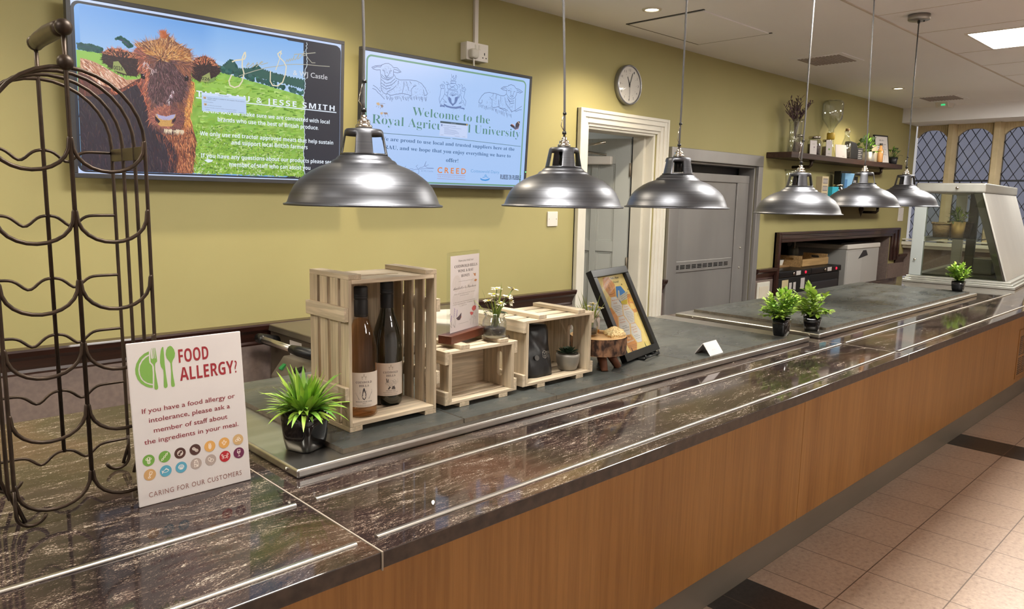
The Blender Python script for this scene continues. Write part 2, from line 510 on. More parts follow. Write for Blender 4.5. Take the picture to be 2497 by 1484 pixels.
class Art:
    """coloured flat shapes in millimetres, stacked in thin layers on one sheet"""
    def __init__(s, step=0.06): s.v = []; s.f = []; s.c = []; s.z = 0.0; s.step = step; s.ymin = -1e9
    def up(s, k=1): s.z += s.step * k; return s
    def tri(s, pts, cols, z=None):
        o = len(s.v); z = s.z if z is None else z
        s.v += [(x, y, z) for x, y in pts]; s.c += [lin(c) for c in cols]; s.f.append(tuple(range(o, o + len(pts))))
    def poly(s, c, pts, up=True):
        if up: s.up()
        o = len(s.v); s.v += [(x, y, s.z) for x, y in pts]; s.c += [lin(c)] * len(pts)
        for t in tessellate_polygon([[Vector((x, y, 0)) for x, y in pts]]): s.f.append(tuple(o + i for i in t))
        return s
    def rect(s, c, x0, y0, x1, y1, up=True): return s.poly(c, [(x0, y0), (x1, y0), (x1, y1), (x0, y1)], up)
    def disc(s, c, x, y, r, n=28, ry=None, up=True, rot=0.0):
        ry = r if ry is None else ry; cr, sr = math.cos(rot), math.sin(rot)
        return s.poly(c, [(x + r * math.cos(t) * cr - ry * math.sin(t) * sr, y + r * math.cos(t) * sr + ry * math.sin(t) * cr) for t in (2 * PI * k / n for k in range(n))], up)
    def line(s, c, w, pts, closed=False, up=True):
        if up: s.up()
        P = list(pts) + ([pts[0]] if closed else [])
        for k, ((x0, y0), (x1, y1)) in enumerate(zip(P, P[1:])):
            d = math.hypot(x1 - x0, y1 - y0)
            if d < 1e-6: continue
            ux, uy = (x1 - x0) / d * w / 2, (y1 - y0) / d * w / 2
            z = s.z + 0.1 * s.step * (k % 3)
            s.tri([(x0 - ux * .6 - uy, y0 - uy * .6 + ux), (x0 - ux * .6 + uy, y0 - uy * .6 - ux), (x1 + ux * .6 + uy, y1 + uy * .6 - ux), (x1 + ux * .6 - uy, y1 + uy * .6 + ux)], [c] * 4, z)
        return s
    def text(s, c, t, x0, x1, y, cap, style='sans', off=0.0, space=1.0, up=True):
        if up: s.up()
        v, f = font_mesh(t, style, off, space)
        if not v: return s
        a, b = min(p[0] for p in v), max(p[0] for p in v); k = (x1 - x0) / (b - a); q = cap / cap_height(style); o = len(s.v)
        s.v += [(x0 + (p[0] - a) * k, y + p[1] * q, s.z) for p in v]; s.c += [lin(c)] * len(v); s.f += [tuple(o + i for i in p) for p in f]
        return s
    def grid(s, x0, x1, y0, y1, nx, ny, fn, up=True):
        if up: s.up()
        o = len(s.v)
        for j in range(ny + 1):
            for i in range(nx + 1):
                x, y = x0 + (x1 - x0) * i / nx, y0 + (y1 - y0) * j / ny
                s.v.append((x, y, s.z)); s.c.append(lin(fn(x, y)))
        for j in range(ny):
            for i in range(nx):
                a = o + j * (nx + 1) + i; s.f.append((a, a + 1, a + nx + 2, a + nx + 1))
        return s
    def strokes(s, poly, n, ang, length, width, pal, clip=None):
        """hair-like tapered strokes scattered over a region"""
        s.up(); xs = [p[0] for p in poly]; ys = [p[1] for p in poly]; k = 0; z0 = s.z
        while k < n:
            x, y = random.uniform(min(xs), max(xs)), random.uniform(min(ys), max(ys)); k += 1
            if not inside((x, y), poly): continue
            a = ang(x, y) + random.gauss(0, 0.25); L = length * random.uniform(0.6, 1.4); w = width * random.uniform(0.6, 1.3)
            ux, uy = math.cos(a), math.sin(a); c = jit(pal(x, y), 14)
            s.tri([(x - uy * w / 2, max(s.ymin, y + ux * w / 2)), (x + uy * w / 2, max(s.ymin, y - ux * w / 2)), (x + ux * L, max(s.ymin, y + uy * L))], [c] * 3, z0 + random.uniform(0, 1.6 * s.step))
        s.z = z0 + 1.7 * s.step
        return s
    def build(s, name, m, parent=None, M4=None, loc=None):
        me = bpy.data.meshes.new(name); k = 0.001
        vs = [Vector((x * k, 0, y * k)) - Vector((0, z * k, 0)) for x, y, z in s.v]     # sheet stands in x-z, facing -y
        if M4: vs = [M4 @ v for v in vs]
        me.from_pydata([tuple(v) for v in vs], [], s.f)
        at = me.color_attributes.new('Col', 'FLOAT_COLOR', 'POINT')
        for d, c in zip(at.data, s.c): d.color = (*c, 1)
        me.materials.append(m)
        o = bpy.data.objects.new(name, me); COL.objects.link(o)
        if parent: o.parent = parent
        if loc: o.location = loc
        return o

# outlines of the printed and displayed artwork, millimetres from the lower left corner of each sheet
ART = {'cow':{'back':((37,407),(67,403),(87,397),(110,387),(145,370),(180,352),(220,360),(241,305),(167,298),(131,294),(33,313)),
 'body':((28,362),(64,349),(94,327),(143,314),(168,324),(213,356),(231,365),(248,306),(254,253),(265,226),(315,215),(366,235),(379,244),(395,249),(414,178),(417,137),(399,33),(13,20)),
 'dark':((25,283),(62,283),(104,298),(142,295),(212,340),(233,305),(254,229),(275,184),(306,170),(336,132),(347,92),(334,31),(13,20)),
 'chest':((290,177),(329,172),(370,203),(387,245),(402,218),(416,170),(413,116),(403,35),(346,33),(351,93),(340,141)),
 'neckr':((398,377),(414,371),(415,340),(406,291),(395,245),(406,210),(378,216),(375,264),(392,321)),
 'head':((307,528),(292,506),(254,493),(211,479),(220,469),(207,454),(219,435),(221,394),(232,369),(225,349),(237,305),(251,260),(251,213),(268,195),(314,179),(362,194),(375,236),(375,264),(392,321),(404,378),(405,418),(407,450),(402,484),(372,495),(338,513),(319,529)),
 'faced':((297,442),(266,392),(249,337),(252,306),(285,271),(340,292),(368,295),(389,353),(386,384),(358,404),(336,436)),
 'earl':((103,416),(107,434),(127,450),(158,455),(187,449),(219,447),(229,422),(227,387),(213,367),(180,367),(155,371),(121,393),(108,402)),
 'earr':((407,442),(424,460),(456,472),(489,461),(508,439),(514,420),(488,392),(463,377),(430,377),(408,387),(405,418)),
 'tagl':((139,408),(155,412),(174,385),(181,370),(136,380)),
 'tagr':((443,395),(472,414),(477,385),(463,377),(438,376)),
 'tagr2':((477,391),(491,400),(492,384),(459,371)),
 'muz':((254,245),(270,262),(308,277),(347,273),(373,255),(376,232),(366,207),(342,195),(306,192),(268,203),(255,218)),
 'nose':((273,245),(292,240),(311,238),(331,246),(345,249),(343,237),(331,228),(328,214),(338,213),(330,204),(291,201),(280,208),(287,216),(276,231)),
 'noseu':((277,245),(292,240),(311,238),(331,246),(344,248),(337,234),(323,226),(299,224),(284,230)),
 'nl':((271,237),(276,233),(289,219),(284,212),(272,221)),
 'nr':((346,243),(343,237),(331,224),(334,216),(344,227)),
 'eyel':((226,380),(236,379),(243,367),(239,360),(228,363)),
 'eyer':((378,383),(386,392),(394,389),(394,375),(381,370)),
 'gold':((279,470),(299,488),(321,473),(372,476),(399,460),(403,449),(379,442),(336,440),(297,431),(282,444),(252,448),(238,461)),
 'wht':((233,418),(244,424),(266,404),(281,402),(269,385),(251,394))},
 'tv1':{'border_tl':((13,569),(24,586),(9,19),(24,15),(25,563),(35,580)),
 'trees':((30,452),(67,453),(105,447),(103,435),(67,435),(29,438)),
 'horizon':((29,443),(105,438)),
 'bush':((151,485),(167,493),(188,483),(202,470),(191,463),(170,480)),
 'treesr':((517,434),(552,469),(565,467),(582,442),(635,447),(662,463),(676,452),(732,442),(784,436),(863,432),(863,397),(803,406),(708,414),(617,420),(521,420)),
 'grass_far':((517,420),(617,422),(708,416),(863,397)),
 'tear':((875,585),(872,547),(877,509),(866,450),(868,406),(861,366),(868,318),(864,254),(870,191),(864,127),(871,31)),
 'panelr':((1031,593),(1034,136)),
 'picbot':((356,32),(871,31)),
 'J1':((560,464),(573,471),(591,475),(608,481),(613,492),(612,506),(608,503),(600,484),(599,451),(606,427),(599,397),(586,377),(568,369),(550,375),(546,391),(557,415)),
 'J2':((586,414),(599,420),(617,428),(653,443),(699,460),(746,472),(784,483),(827,490),(877,495),(928,497),(979,501)),
 'esse':((617,457),(628,465),(624,469),(616,455),(622,451),(635,460),(644,471),(646,461),(640,454),(653,464),(660,475),(663,465),(655,457),(671,472),(683,479),(678,481),(670,472),(678,469),(704,479)),
 'S':((762,521),(757,529),(746,519),(750,509),(772,493),(783,475),(779,444),(767,412),(746,395),(724,395),(714,410),(715,449)),
 'S2':((761,534),(755,505),(746,478),(737,456)),
 'mith':((781,492),(786,503),(791,495),(796,507),(801,499),(805,510),(810,502),(818,522),(815,509),(822,506),(835,525),(839,532),(832,511),(842,517),(857,534),(862,546),(857,526),(869,532),(882,518),(897,505),(912,507)),
 'tbar':((817,527),(862,536),(912,547)),
 'text':(('& WJ Castle',813,969.8,446,19.5),('THE RAU & JESSE SMITH',421.2,1006.2,320.3,22.1),('At the RAU we make sure we are connected with local',445,983.1,264.8,14.7),('brands who use the best of British produce.',500.5,930.8,236.3,14.9),('We only use red tractor approved meats that help sustain',431.8,1001.6,179.4,14.7),('and support local British farmers',553.3,880.1,152.4,15.3),('If you have any questions about our products please see a',433.6,1012.8,96.8,14.9),('member of staff who can assist you',544,893.8,67.4,15.4)),
 'underline':((421,316),(1014,315)),
 'dialog':((440,338),(613,338),(615,274),(441,270)),
 'blob':((446,87),(461,92),(480,89),(476,82),(461,78))},
 'tv2':{'border':((22,575),(1009,576),(1004,576),(387,26),(1025,28)),
 'lambL':(((52,525),(69,533),(102,540)),((52,525),(59,519),(76,517),(96,520)),((59,523),(79,531),(99,532)),((96,520),(99,498),(110,485),(138,480),(158,490),(168,503),(167,528)),((100,535),(105,543),(122,550),(139,553),(156,547),(165,539)),((165,539),(187,540),(209,525),(188,518),(169,520)),((168,532),(191,530),(202,523)),((107,521),(118,519)),((145,520),(158,524)),((118,519),(122,500),(132,496),(140,500),(147,517)),((122,500),(127,492),(136,490),(146,495)),((132,496),(134,490)),((103,501),(120,489),(138,483),(158,497)),((101,492),(101,462),(105,435),(116,423),(133,418)),((171,509),(182,494),(203,489),(253,495),(296,496),(326,488),(349,468),(363,446),(358,438),(347,436)),((133,418),(139,431),(166,445),(183,461)),((134,422),(157,416),(185,424),(220,431)),((225,485),(227,466),(219,434)),((220,431),(255,429),(270,425)),((270,425),(270,456),(283,469),(297,475)),((338,461),(343,444),(345,436)),((104,479),(128,465),(152,471),(177,491)),((104,465),(128,452),(162,464),(186,486)),((105,452),(129,441),(156,449)),((196,485),(193,467)),((239,487),(248,465),(256,446)),((260,489),(268,479)),((61,450),(81,441),(102,424)),((58,436),(75,432),(92,417)),((95,418),(123,396))),
 'grassL':(((130,412),(138,395)),((136,411),(139,397)),((143,407),(151,397)),((150,415),(158,402)),((157,407),(152,393)),((163,409),(162,389)),((170,407),(166,397)),((177,412),(187,399)),((183,416),(185,406)),((190,417),(192,402)),((197,418),(196,405)),((204,416),(204,406)),((211,412),(215,396)),((218,420),(229,403)),((225,422),(225,405)),((232,416),(242,403)),((239,415),(245,403)),((246,419),(255,401)),((252,420),(257,410)),((259,424),(267,411)),((266,425),(271,409)),((274,420),(275,406)),((281,423),(289,409)),((288,425),(291,415)),((295,430),(301,411)),((302,424),(303,413)),((309,426),(320,409)),((316,426),(325,415)),((323,427),(334,413)),((330,429),(330,413)),((338,424),(333,405)),((345,426),(355,409)),((352,427),(356,412)),((359,432),(356,413))),
 'lambR':(((832,521),(851,532),(875,536)),((832,521),(848,516),(870,515)),((841,521),(858,527),(872,526)),((879,536),(885,543),(903,548),(924,545),(938,533)),((938,533),(962,531),(989,521),(971,513),(947,516)),((944,526),(967,521),(978,517)),((871,521),(873,498),(882,489),(901,476),(919,477),(936,487),(944,503),(947,516)),((884,517),(894,517)),((923,516),(934,516)),((903,517),(905,494),(918,493),(924,511)),((897,491),(911,486),(925,491)),((871,498),(858,487),(840,485),(801,491),(753,493),(723,487),(704,471),(689,450),(685,437),(697,434)),((697,434),(707,437),(707,452)),((758,469),(775,458),(775,427),(783,421),(824,429)),((819,460),(827,424),(881,411)),((831,424),(866,423),(888,415)),((941,483),(941,452),(942,422),(917,412)),((862,480),(871,451),(902,426),(917,412)),((879,482),(899,463),(931,469)),((887,472),(907,452),(932,459)),((781,491),(778,476)),((802,488),(800,463)),((833,482),(835,457)),((939,417),(959,431),(988,447)),((946,415),(971,427),(989,430))),
 'grassR':(((690,430),(688,414)),((698,430),(698,416)),((705,428),(710,412)),((713,428),(707,415)),((720,428),(724,408)),((728,424),(736,405)),((735,426),(744,409)),((742,426),(737,415)),((750,421),(749,410)),((758,421),(758,410)),((765,422),(768,411)),((773,421),(779,406)),((781,419),(783,410)),((788,418),(789,406)),((796,419),(806,403)),((804,417),(809,397)),((811,417),(805,405)),((819,412),(816,393)),((827,412),(830,399)),((835,409),(843,393)),((842,412),(848,397)),((850,409),(850,391)),((858,411),(858,388)),((866,405),(866,385)),((874,407),(885,389)),((882,406),(880,395)),((890,402),(885,381)),((898,401),(902,389)),((906,400),(918,382)),((914,401),(915,386))),
 'crest_fill':(((489,446),(500,442),(507,438),(511,420),(520,414),(529,422),(531,446),(550,452),(547,436),(536,418),(521,405),(502,417),(491,430)),((463,411),(484,403),(512,400),(540,402),(573,410),(573,400),(540,392),(509,392),(481,395),(464,402)),((441,402),(465,402),(473,393),(454,395),(441,392)),((564,396),(578,402),(594,401),(595,393),(578,396))),
 'crest':(((487,477),(545,475),(550,448),(542,423),(519,405),(498,419),(485,441),(487,477)),((496,456),(515,451),(543,461)),((499,463),(517,451),(505,469)),((517,451),(514,472)),((518,451),(526,471)),((520,452),(539,468)),((503,552),(507,534),(516,547),(517,530),(526,536),(531,551),(535,544),(529,527),(505,522),(501,531)),((500,519),(533,521),(530,511),(502,510),(500,519)),((482,499),(503,508),(530,511),(547,497),(541,482),(510,481),(482,482),(482,499)),((494,498),(510,490),(528,502)),((498,484),(513,495),(532,486)),((436,491),(448,499),(463,494),(461,480),(443,478),(436,491)),((442,490),(454,493),(452,484)),((453,511),(463,508),(460,501)),((473,511),(487,508),(478,498),(469,502)),((443,478),(439,445),(433,429),(441,406),(453,405)),((467,481),(465,457),(481,445),(483,466),(474,463)),((466,455),(454,433),(480,417),(461,418)),((451,433),(440,413)),((572,495),(588,499),(597,490),(589,478),(573,481),(572,495)),((579,493),(589,487)),((565,513),(575,507),(572,499)),((546,508),(559,507),(556,495)),((593,478),(585,451),(602,434),(597,410)),((563,487),(568,468),(553,443),(558,465)),((568,459),(576,434),(558,418),(580,427)),((582,437),(593,414))),
 'text':(('Welcome to the',279,766.2,338.4,38.9),('Royal Agricultural University',59.2,986.3,285,40.4),('We are proud to use local and trusted suppliers here at the',105.4,954,213.8,16.6),('RAU, and we hope that you enjoy everything we have to',127.5,928.5,177.1,16.7),('offer!',491.4,569,134.8,18.1)),
 'text2':(('CREED',440.9,622.8,80.2,26.2),('THE FOODSERVICE COMPANY',443.7,618.5,59,6),('Cotteswold Dairy',654.7,852,90.4,14.4),('RUBIES IN RUBBLE',861.6,1013.6,61.9,23.9),('& WJ Castle',343.1,414.2,82.1,7.6)),
 'hr':((110,246),(513,249),(527,249),(997,239)),
 'dialog':((447,327),(619,323),(621,256),(444,257)),
 'dialogbar':((447,327),(619,323),(617,317),(446,320)),
 'creedl':((440,71),(621,72),(441,52),(623,51)),
 'sig':(((247,93),(248,101),(252,104)),((264,91),(272,90),(278,93),(295,93)),((321,112),(311,106),(322,96),(329,85),(328,74),(320,69)),((329,96),(339,102),(346,101),(359,108),(370,132),(362,108),(378,113),(385,116)),((276,83),(309,91),(373,98),(419,100)),((366,108),(380,101),(415,101))),
 'dairy':(((721,64),(739,58),(757,57),(775,61),(788,66),(785,57),(775,52),(758,49),(735,51),(723,56)),),
 'dairyl':(((738,67),(752,69),(756,73),(751,78),(757,81),(763,78),(760,71),(776,68)),),
 'bees':(((80,376),(93,379),(100,371),(94,365),(82,368)),((100,370),(114,371),(118,362),(108,357)),((101,335),(115,339),(117,330),(105,327)),((118,337),(139,339),(143,332),(126,329))),
 'beel':(((85,364),(79,357)),((94,365),(92,355)),((104,359),(102,351)),((113,359),(114,355)),((108,328),(114,318)),((127,329),(131,318)),((141,332),(145,322)),((100,375),(127,377))),
 'bfly':(((910,343),(922,350),(941,343),(949,333),(924,334)),((949,333),(951,354),(965,367),(981,369),(981,354),(975,340)),((928,333),(949,334),(976,340),(972,330),(950,323))),
 'led':((1045,106),)},
 'sign':{'plate_out':((37.1,280.7),(28.6,277.6),(20.3,271),(14.3,261.3),(11.7,251.9),(11.6,242.8),(14.1,233.3),(19.3,224.7),(27.3,217.8),(33,215),(38.9,213.5),(39.1,218.3),(34.1,219.8),(25.9,224.7),(19.9,232.4),(17.1,242),(16.9,250.4),(19.1,259.9),(24.6,268.3),(30.9,273.1),(36.7,275.1)),
 'plate_in':((36.5,272.7),(30.6,269.6),(25,264.7),(20.5,256.9),(18.8,248.7),(19.7,238.7),(23.7,230.4),(30.4,224.3),(39.3,220.6),(40.7,240.5),(40.8,253.3),(38.9,256.7),(36.5,259.6),(36.2,266)),
 'fork':((39.9,286),(40.1,267.6),(41.9,265.8),(43,266.8),(42.5,285.7),(43.3,285.6),(43.8,266.7),(45,266.9),(45,285.7),(45.8,285.6),(46.7,266.3),(47.8,266.5),(47.5,285.8),(48.3,285.6),(50,264.1),(49.8,260.5),(46.6,257.4),(45.7,254),(45.4,246.2),(46.4,232.5),(48.1,213.6),(47.4,210.2),(44.6,208.8),(42,210.3),(41.4,214),(43.2,236.6),(43.8,251.4),(42.8,255.8),(38.9,260.6),(38.8,265.6)),
 'knife':((61.7,286.1),(62.6,284.6),(62.7,273.1),(62.7,251.5),(63.4,233.5),(64.7,214.5),(64.1,211),(61.2,209.2),(58.6,210.5),(57.8,213.5),(59.4,234.1),(59.4,243.4),(55.8,249.7),(54.7,257),(55.6,269),(57.4,278.8),(59.5,284.2)),
 'spoon':((74.3,286.3),(77.6,284.4),(80.9,278.6),(82.3,271.2),(80.9,264.1),(77.4,258.8),(75.6,254),(75.2,242.5),(76,227.9),(77.5,213.1),(76.7,210),(73.6,209.4),(71.3,210.9),(70.8,214.2),(72.8,239.3),(72.8,253.7),(71.1,257.6),(66.8,263.9),(65.6,271.3),(66.9,279),(70,284.3)),
 'text':(('FOOD',87.9,143.3,252.6,24.7),('ALLERGY?',87.6,196.8,218.4,24.7),('If you have a food allergy or',16.9,188.2,169.4,8.9),('intolerance, please ask a',27.5,176.9,151,9),('member of staff about',34.4,170.6,131.4,9),('the ingredients in your meal.',16.5,191,112.6,9),('CARING FOR OUR CUSTOMERS',17.1,190.4,14.7,9)),
 'dots':((21.4,82.9),(49.4,83.4),(77,83.8),(104.8,84.3),(132.6,84.6),(160.4,85.1),(188.1,85.8),(21.6,56.3),(49.3,56.7),(77.1,56.9),(104.6,57.5),(132.4,58.1),(160.2,58.4),(187.8,59.2)),
 'dotr':(11.3,11.4,11.1,11.2,11.4,11.3,11.4,11.3,11.3,11.2,11.2,11.3,11.5,11.5)},
 'card':{'text':(('Have you tried our',43.5,120.3,206.4,5.6),('COTSWOLD HILLS',23.5,140.3,191,7.2),('WINE & RAU',40.7,121,178.6,6.9),('HONEY',57.5,100.9,165.4,7),('Available to Purchase',17.6,135.5,134.8,6.9),('FROM THE RAU CAFE STALLS AND THE MAIN',23.6,130.2,121.6,1.7),('CAMPUS SHOP',52.4,97.8,116.5,1.7),('IF YOU HAVE ANY QUESTIONS OR WANT',19.1,130,100,1.7),('TO KNOW MORE PLEASE SPEAK TO A MEMBER OF',15.9,123,94.6,1.8),('THE TEAM',60.6,86.2,89.4,1.7)),
 'lines':(((44,155),(116,154)),((46,43),(96,43))),
 'poppy':(((114,77),(120,82),(130,83),(138,79),(136,72),(125,68),(116,72)),((104,65),(108,68),(123,65),(120,59),(111,58))),
 'stems':(((124,68),(124,53),(121,32)),((113,58),(110,46),(109,33)),((127,55),(133,50),(131,45)),((117,50),(120,54)),((103,45),(106,49))),
 'lav':(((26,86),(23,65)),((39,81),(36,65)),((11,69),(7,55))),
 'lstem':(((23,65),(26,53),(22,45),(28,36)),((36,65),(31,52),(28,37)),((7,55),(12,46),(10,38)),((4,45),(12,38)),((13,54),(9,45)),((17,45),(27,37))),
 'bfly':((34,60),(46,64),(60,72),(59,60),(53,53),(41,54)),
 'bees':(((118,172),(125,170),(133,171),(132,163),(127,163),(124,167)),((124,151),(132,155),(140,153),(136,148),(129,149)))},
 'poster':{'inner':((49,306),(238,303),(239,20),(40,16)),
 'hex':{'or1':((87,298),(130,298),(154,266),(128,225),(85,226),(67,264)),
 'photo':((155,259),(193,257),(216,225),(187,189),(145,191),(132,224)),
 'w1':((90,225),(126,224),(147,191),(124,154),(84,155),(65,193)),
 'w2':((151,189),(189,187),(211,154),(187,118),(149,119),(130,155)),
 'w3':((88,153),(125,153),(146,120),(122,83),(85,85),(64,120)),
 'w4':((154,119),(191,116),(208,83),(184,47),(149,48),(129,85)),
 'or2':((84,84),(124,82),(144,48),(123,16),(78,18),(66,54)),
 'or3':((214,223),(240,223),(241,153),(215,152),(195,190)),
 'or4':((45,190),(63,190),(83,154),(60,121),(47,121))},
 'text':(('RAU Raw',141.4,202.9,286.6,7.4),('Honey!',148.8,192.3,271.6,7.4),('About our',84.8,132.4,210.6,4.7),('Honey',91,117.4,199.6,4.6),('Honey',154.5,184.4,178.6,4.7),('Benefits',150.4,188.6,169.3,4.7),('Our Honey',84,127,138.6,4.5),('Philosophy',81.1,122.9,129.5,4.6),('Where can',145.4,185.9,102.6,4.6),('I get RAU',145.8,186.3,94.1,4.6),('Honey?',149.1,180.5,84.9,4.5),('Any',92.5,113.8,70.2,5.4),('Questions?',72.7,130.4,59.2,5.8),('Nothing',87.2,117.8,115.4,3.1),('added, Nothing',76.5,131.1,108.9,3.1),('taken away!',77.4,124,99.2,3.1)),
 'tl':(((80,191),(133,190)),((80,185),(134,185)),((80,179),(134,179)),((79,173),(132,174)),((86,167),(127,167)),((97,161),(116,160)),((147,162),(195,161)),((147,156),(198,156)),((147,151),(199,150)),((147,145),(197,145)),((147,140),(196,140)),((148,135),(192,134)),((149,129),(189,129)),((159,125),(179,124)),((143,75),(177,75)),((144,70),(187,70)),((146,63),(185,63)),((72,48),(137,46)),((70,43),(138,41)),((71,37),(131,35)),((89,27),(117,27))),
 'crest':((87,272),(111,283),(125,274),(128,260),(127,237),(103,234),(86,236),(89,246),(82,260)),
 'tower':((160,244),(169,242),(159,223),(228,235),(193,199),(153,198),(135,215)),
 'green':((146,203),(202,206),(187,189),(148,192)),
 'jar':((207,189),(234,186),(240,167),(220,164),(203,171)),
 'dip':((208,202),(232,210),(242,198),(239,192),(213,195))}}

# ================================================================== THE SETTING
WY = 2.99            # face of the yellow back wall
CZ = 2.485           # ceiling height
struct('floor', box(-2.6, 9.6, -3.4, 4.6, -0.06, 0.0), M_['floor'])
struct('ceiling', box(-2.6, 9.6, -3.4, 3.2, CZ, CZ + 0.08), M_['ceil'])
def wall_with_holes(x0, x1, z0, z1, holes, y0, y1):
    mb = MB(); xs = sorted({x0, x1, *[h[0] for h in holes], *[h[1] for h in holes]})
    for a, b in zip(xs, xs[1:]):
        hs = sorted((h[2], h[3]) for h in holes if h[0] <= a + 1e-6 and h[1] >= b - 1e-6); z = z0
        for lo, hi in hs:
            if lo > z: mb.box(a, b, y0, y1, z, lo)
            z = hi
        if z < z1: mb.box(a, b, y0, y1, z, z1)
    return mb
DOOR = (3.473, 4.19, 0.0, 1.905); SDOOR = (4.47, 5.565, 0.0, 1.745); NICHE = (6.05, 8.62, 0.0, 1.14)
struct('wall_back', wall_with_holes(-2.6, 9.12, 0.0, CZ, [DOOR, SDOOR, NICHE], WY, WY + 0.15), M_['wall'])
struct('wall_left', box(-2.7, -2.6, -3.4, 3.2, 0, CZ), M_['ceil'])
struct('wall_front', box(-2.6, 9.6, -3.5, -3.4, 0, CZ), M_['ceil'])
struct('wall_corridor', box(3.0, 5.0, 4.55, 4.6, 0, 2.4), M_['doorgrey'])
struct('wall_corridor_left', box(3.2, 3.3, 3.14, 4.55, 0, 2.4), M_['doorgrey'])
struct('wall_corridor_right', box(4.32, 4.4, 3.14, 4.55, 0, 2.4), M_['doorgrey'])
struct('ceiling_corridor', box(3.0, 5.0, 3.14, 4.6, 2.2, 2.28), M_['ceil'])
# grey lower wall and the dark dado rail, in runs between the openings
def dado_profile(z0=0.822, z1=0.918):
    return [(0, z0), (-0.012, z0), (-0.016, z0 + 0.008), (-0.012, z0 + 0.018), (-0.018, z0 + 0.03), (-0.03, z0 + 0.055), (-0.046, z0 + 0.07), (-0.052, z1 - 0.008), (-0.05, z1), (0, z1)]
for i, (a, b) in enumerate(((-2.6, 3.385), (4.305, 4.345), (5.64, 5.955), (8.80, 9.06))):
    struct('trim_%d' % (i + 1), MB().prism([(WY + y, z) for y, z in dado_profile()], a, b, 'x'), M_['mahog'], bevel=0.0)
for i, (a, b) in enumerate(((-2.6, 3.39), (4.30, 4.352), (5.634, 6.05), (8.62, 9.07))):
    struct('wall_lower_%d' % (i + 1), box(a, b, WY - 0.012, WY - 0.0005, 0.0, 0.822), M_['lowwall'])
# white painted architrave round the kitchen door
def arch_prof(side):
    return None
tr = MB()
def architrave(mb, x0, x1, zt, w, y):
    for k, (a, b, d) in enumerate(((0, w, 0.012), (0.012, w * 0.82, 0.022), (0.012, w * 0.5, 0.03), (0, 0.02, 0.036))):
        # a..b measured outward from the outer edge inwards
        mb.box(x0 + a, x0 + b, y - d, y, 0, zt - a); mb.box(x1 - b, x1 - a, y - d, y, 0, zt - a)
        mb.box(x0 + b, x1 - b, y - d, y, zt - b, zt - a)
architrave(tr, 3.39, 4.30, 2.0, 0.1, WY)
struct('trim_5', tr, M_['white'], bevel=0.003)
struct('trim_6', MB().box(3.473, 3.492, WY, WY + 0.15, 0, 1.905).box(4.171, 4.19, WY, WY + 0.15, 0, 1.905).box(3.492, 4.171, WY, WY + 0.15, 1.885, 1.905)
       .box(4.145, 4.171, WY + 0.06, WY + 0.15, 0, 1.885).box(3.492, 3.51, WY + 0.06, WY + 0.15, 0, 1.885), M_['white'], bevel=0.002)
# the grey panelled door, standing open into the corridor: hinged on the right
d1 = bpy.data.objects.new('door_1', None); COL.objects.link(d1); d1.location = (4.135, WY + 0.155, 0); d1.rotation_euler = (0, 0, PI - math.radians(66)); d1['kind'] = 'structure'
def panel_door(w, h, t):
    mb = MB(); st = 0.10; mid = [0.0, 0.78, 1.0, h - 0.14 - 0.0, h]
    cols = 3; pw = (w - st * 2 - 0.045 * 2) / 3
    xs = [st + k * (pw + 0.045) for k in range(3)]
    rows = ((0.2, 0.62), (0.70, 1.10), (1.17, h - 0.17))
    edges_x = [0] + [v for x in xs for v in (x, x + pw)] + [w]
    for a, b in zip(edges_x[0::2], edges_x[1::2]): mb.box(a, b, -t / 2, t / 2, 0, h)
    for x in xs:
        z = 0
        for lo, hi in rows: mb.box(x, x + pw, -t / 2, t / 2, z, lo); z = hi
        mb.box(x, x + pw, -t / 2, t / 2, z, h)
        for lo, hi in rows:
            mb.box(x, x + pw, -t / 2 + 0.012, t / 2 - 0.012, lo, hi)
            for s in (-1, 1):
                y = s * (t / 2 - 0.008)
                a0, a1 = min(y, s * (t / 2 - 0.014)), max(y, s * (t / 2 - 0.014))
                for q in ((x, x + 0.014, lo, hi), (x + pw - 0.014, x + pw, lo, hi), (x + 0.014, x + pw - 0.014, lo, lo + 0.014), (x + 0.014, x + pw - 0.014, hi - 0.014, hi)):
                    mb.box(q[0], q[1], a0, a1, q[2], q[3])
    return mb
panel_door(0.66, 1.87, 0.042).build('leaf', M_['doorgrey'], d1, (0, 0, 0.005), bevel=0.002)
for z in (0.25, 0.98, 1.62):
    MB().cyl((-0.004, 0.026, z), (-0.004, 0.026, z + 0.09), 0.008, 10).box(-0.003, 0.0, -0.018, 0.026, z, z + 0.09).build('hinge', M_['kick'], d1)
dc = box(0.12, 0.36, 0.021, 0.066, 1.70, 1.755).build('door_closer', M_['whiteplastic'], d1, bevel=0.006)
MB().tube([(0.16, 0.045, 1.765), (0.42, 0.16, 1.80), (0.10, 0.30, 1.83)], 0.008, 8).build('closer_arm', M_['chrome'], dc)
MB().cyl((0.60, 0.03, 0.97), (0.60, 0.075, 0.97), 0.01, 10).tube([(0.60, 0.075, 0.97), (0.50, 0.078, 0.97)], 0.009, 8).build('handle', M_['chrome'], d1)
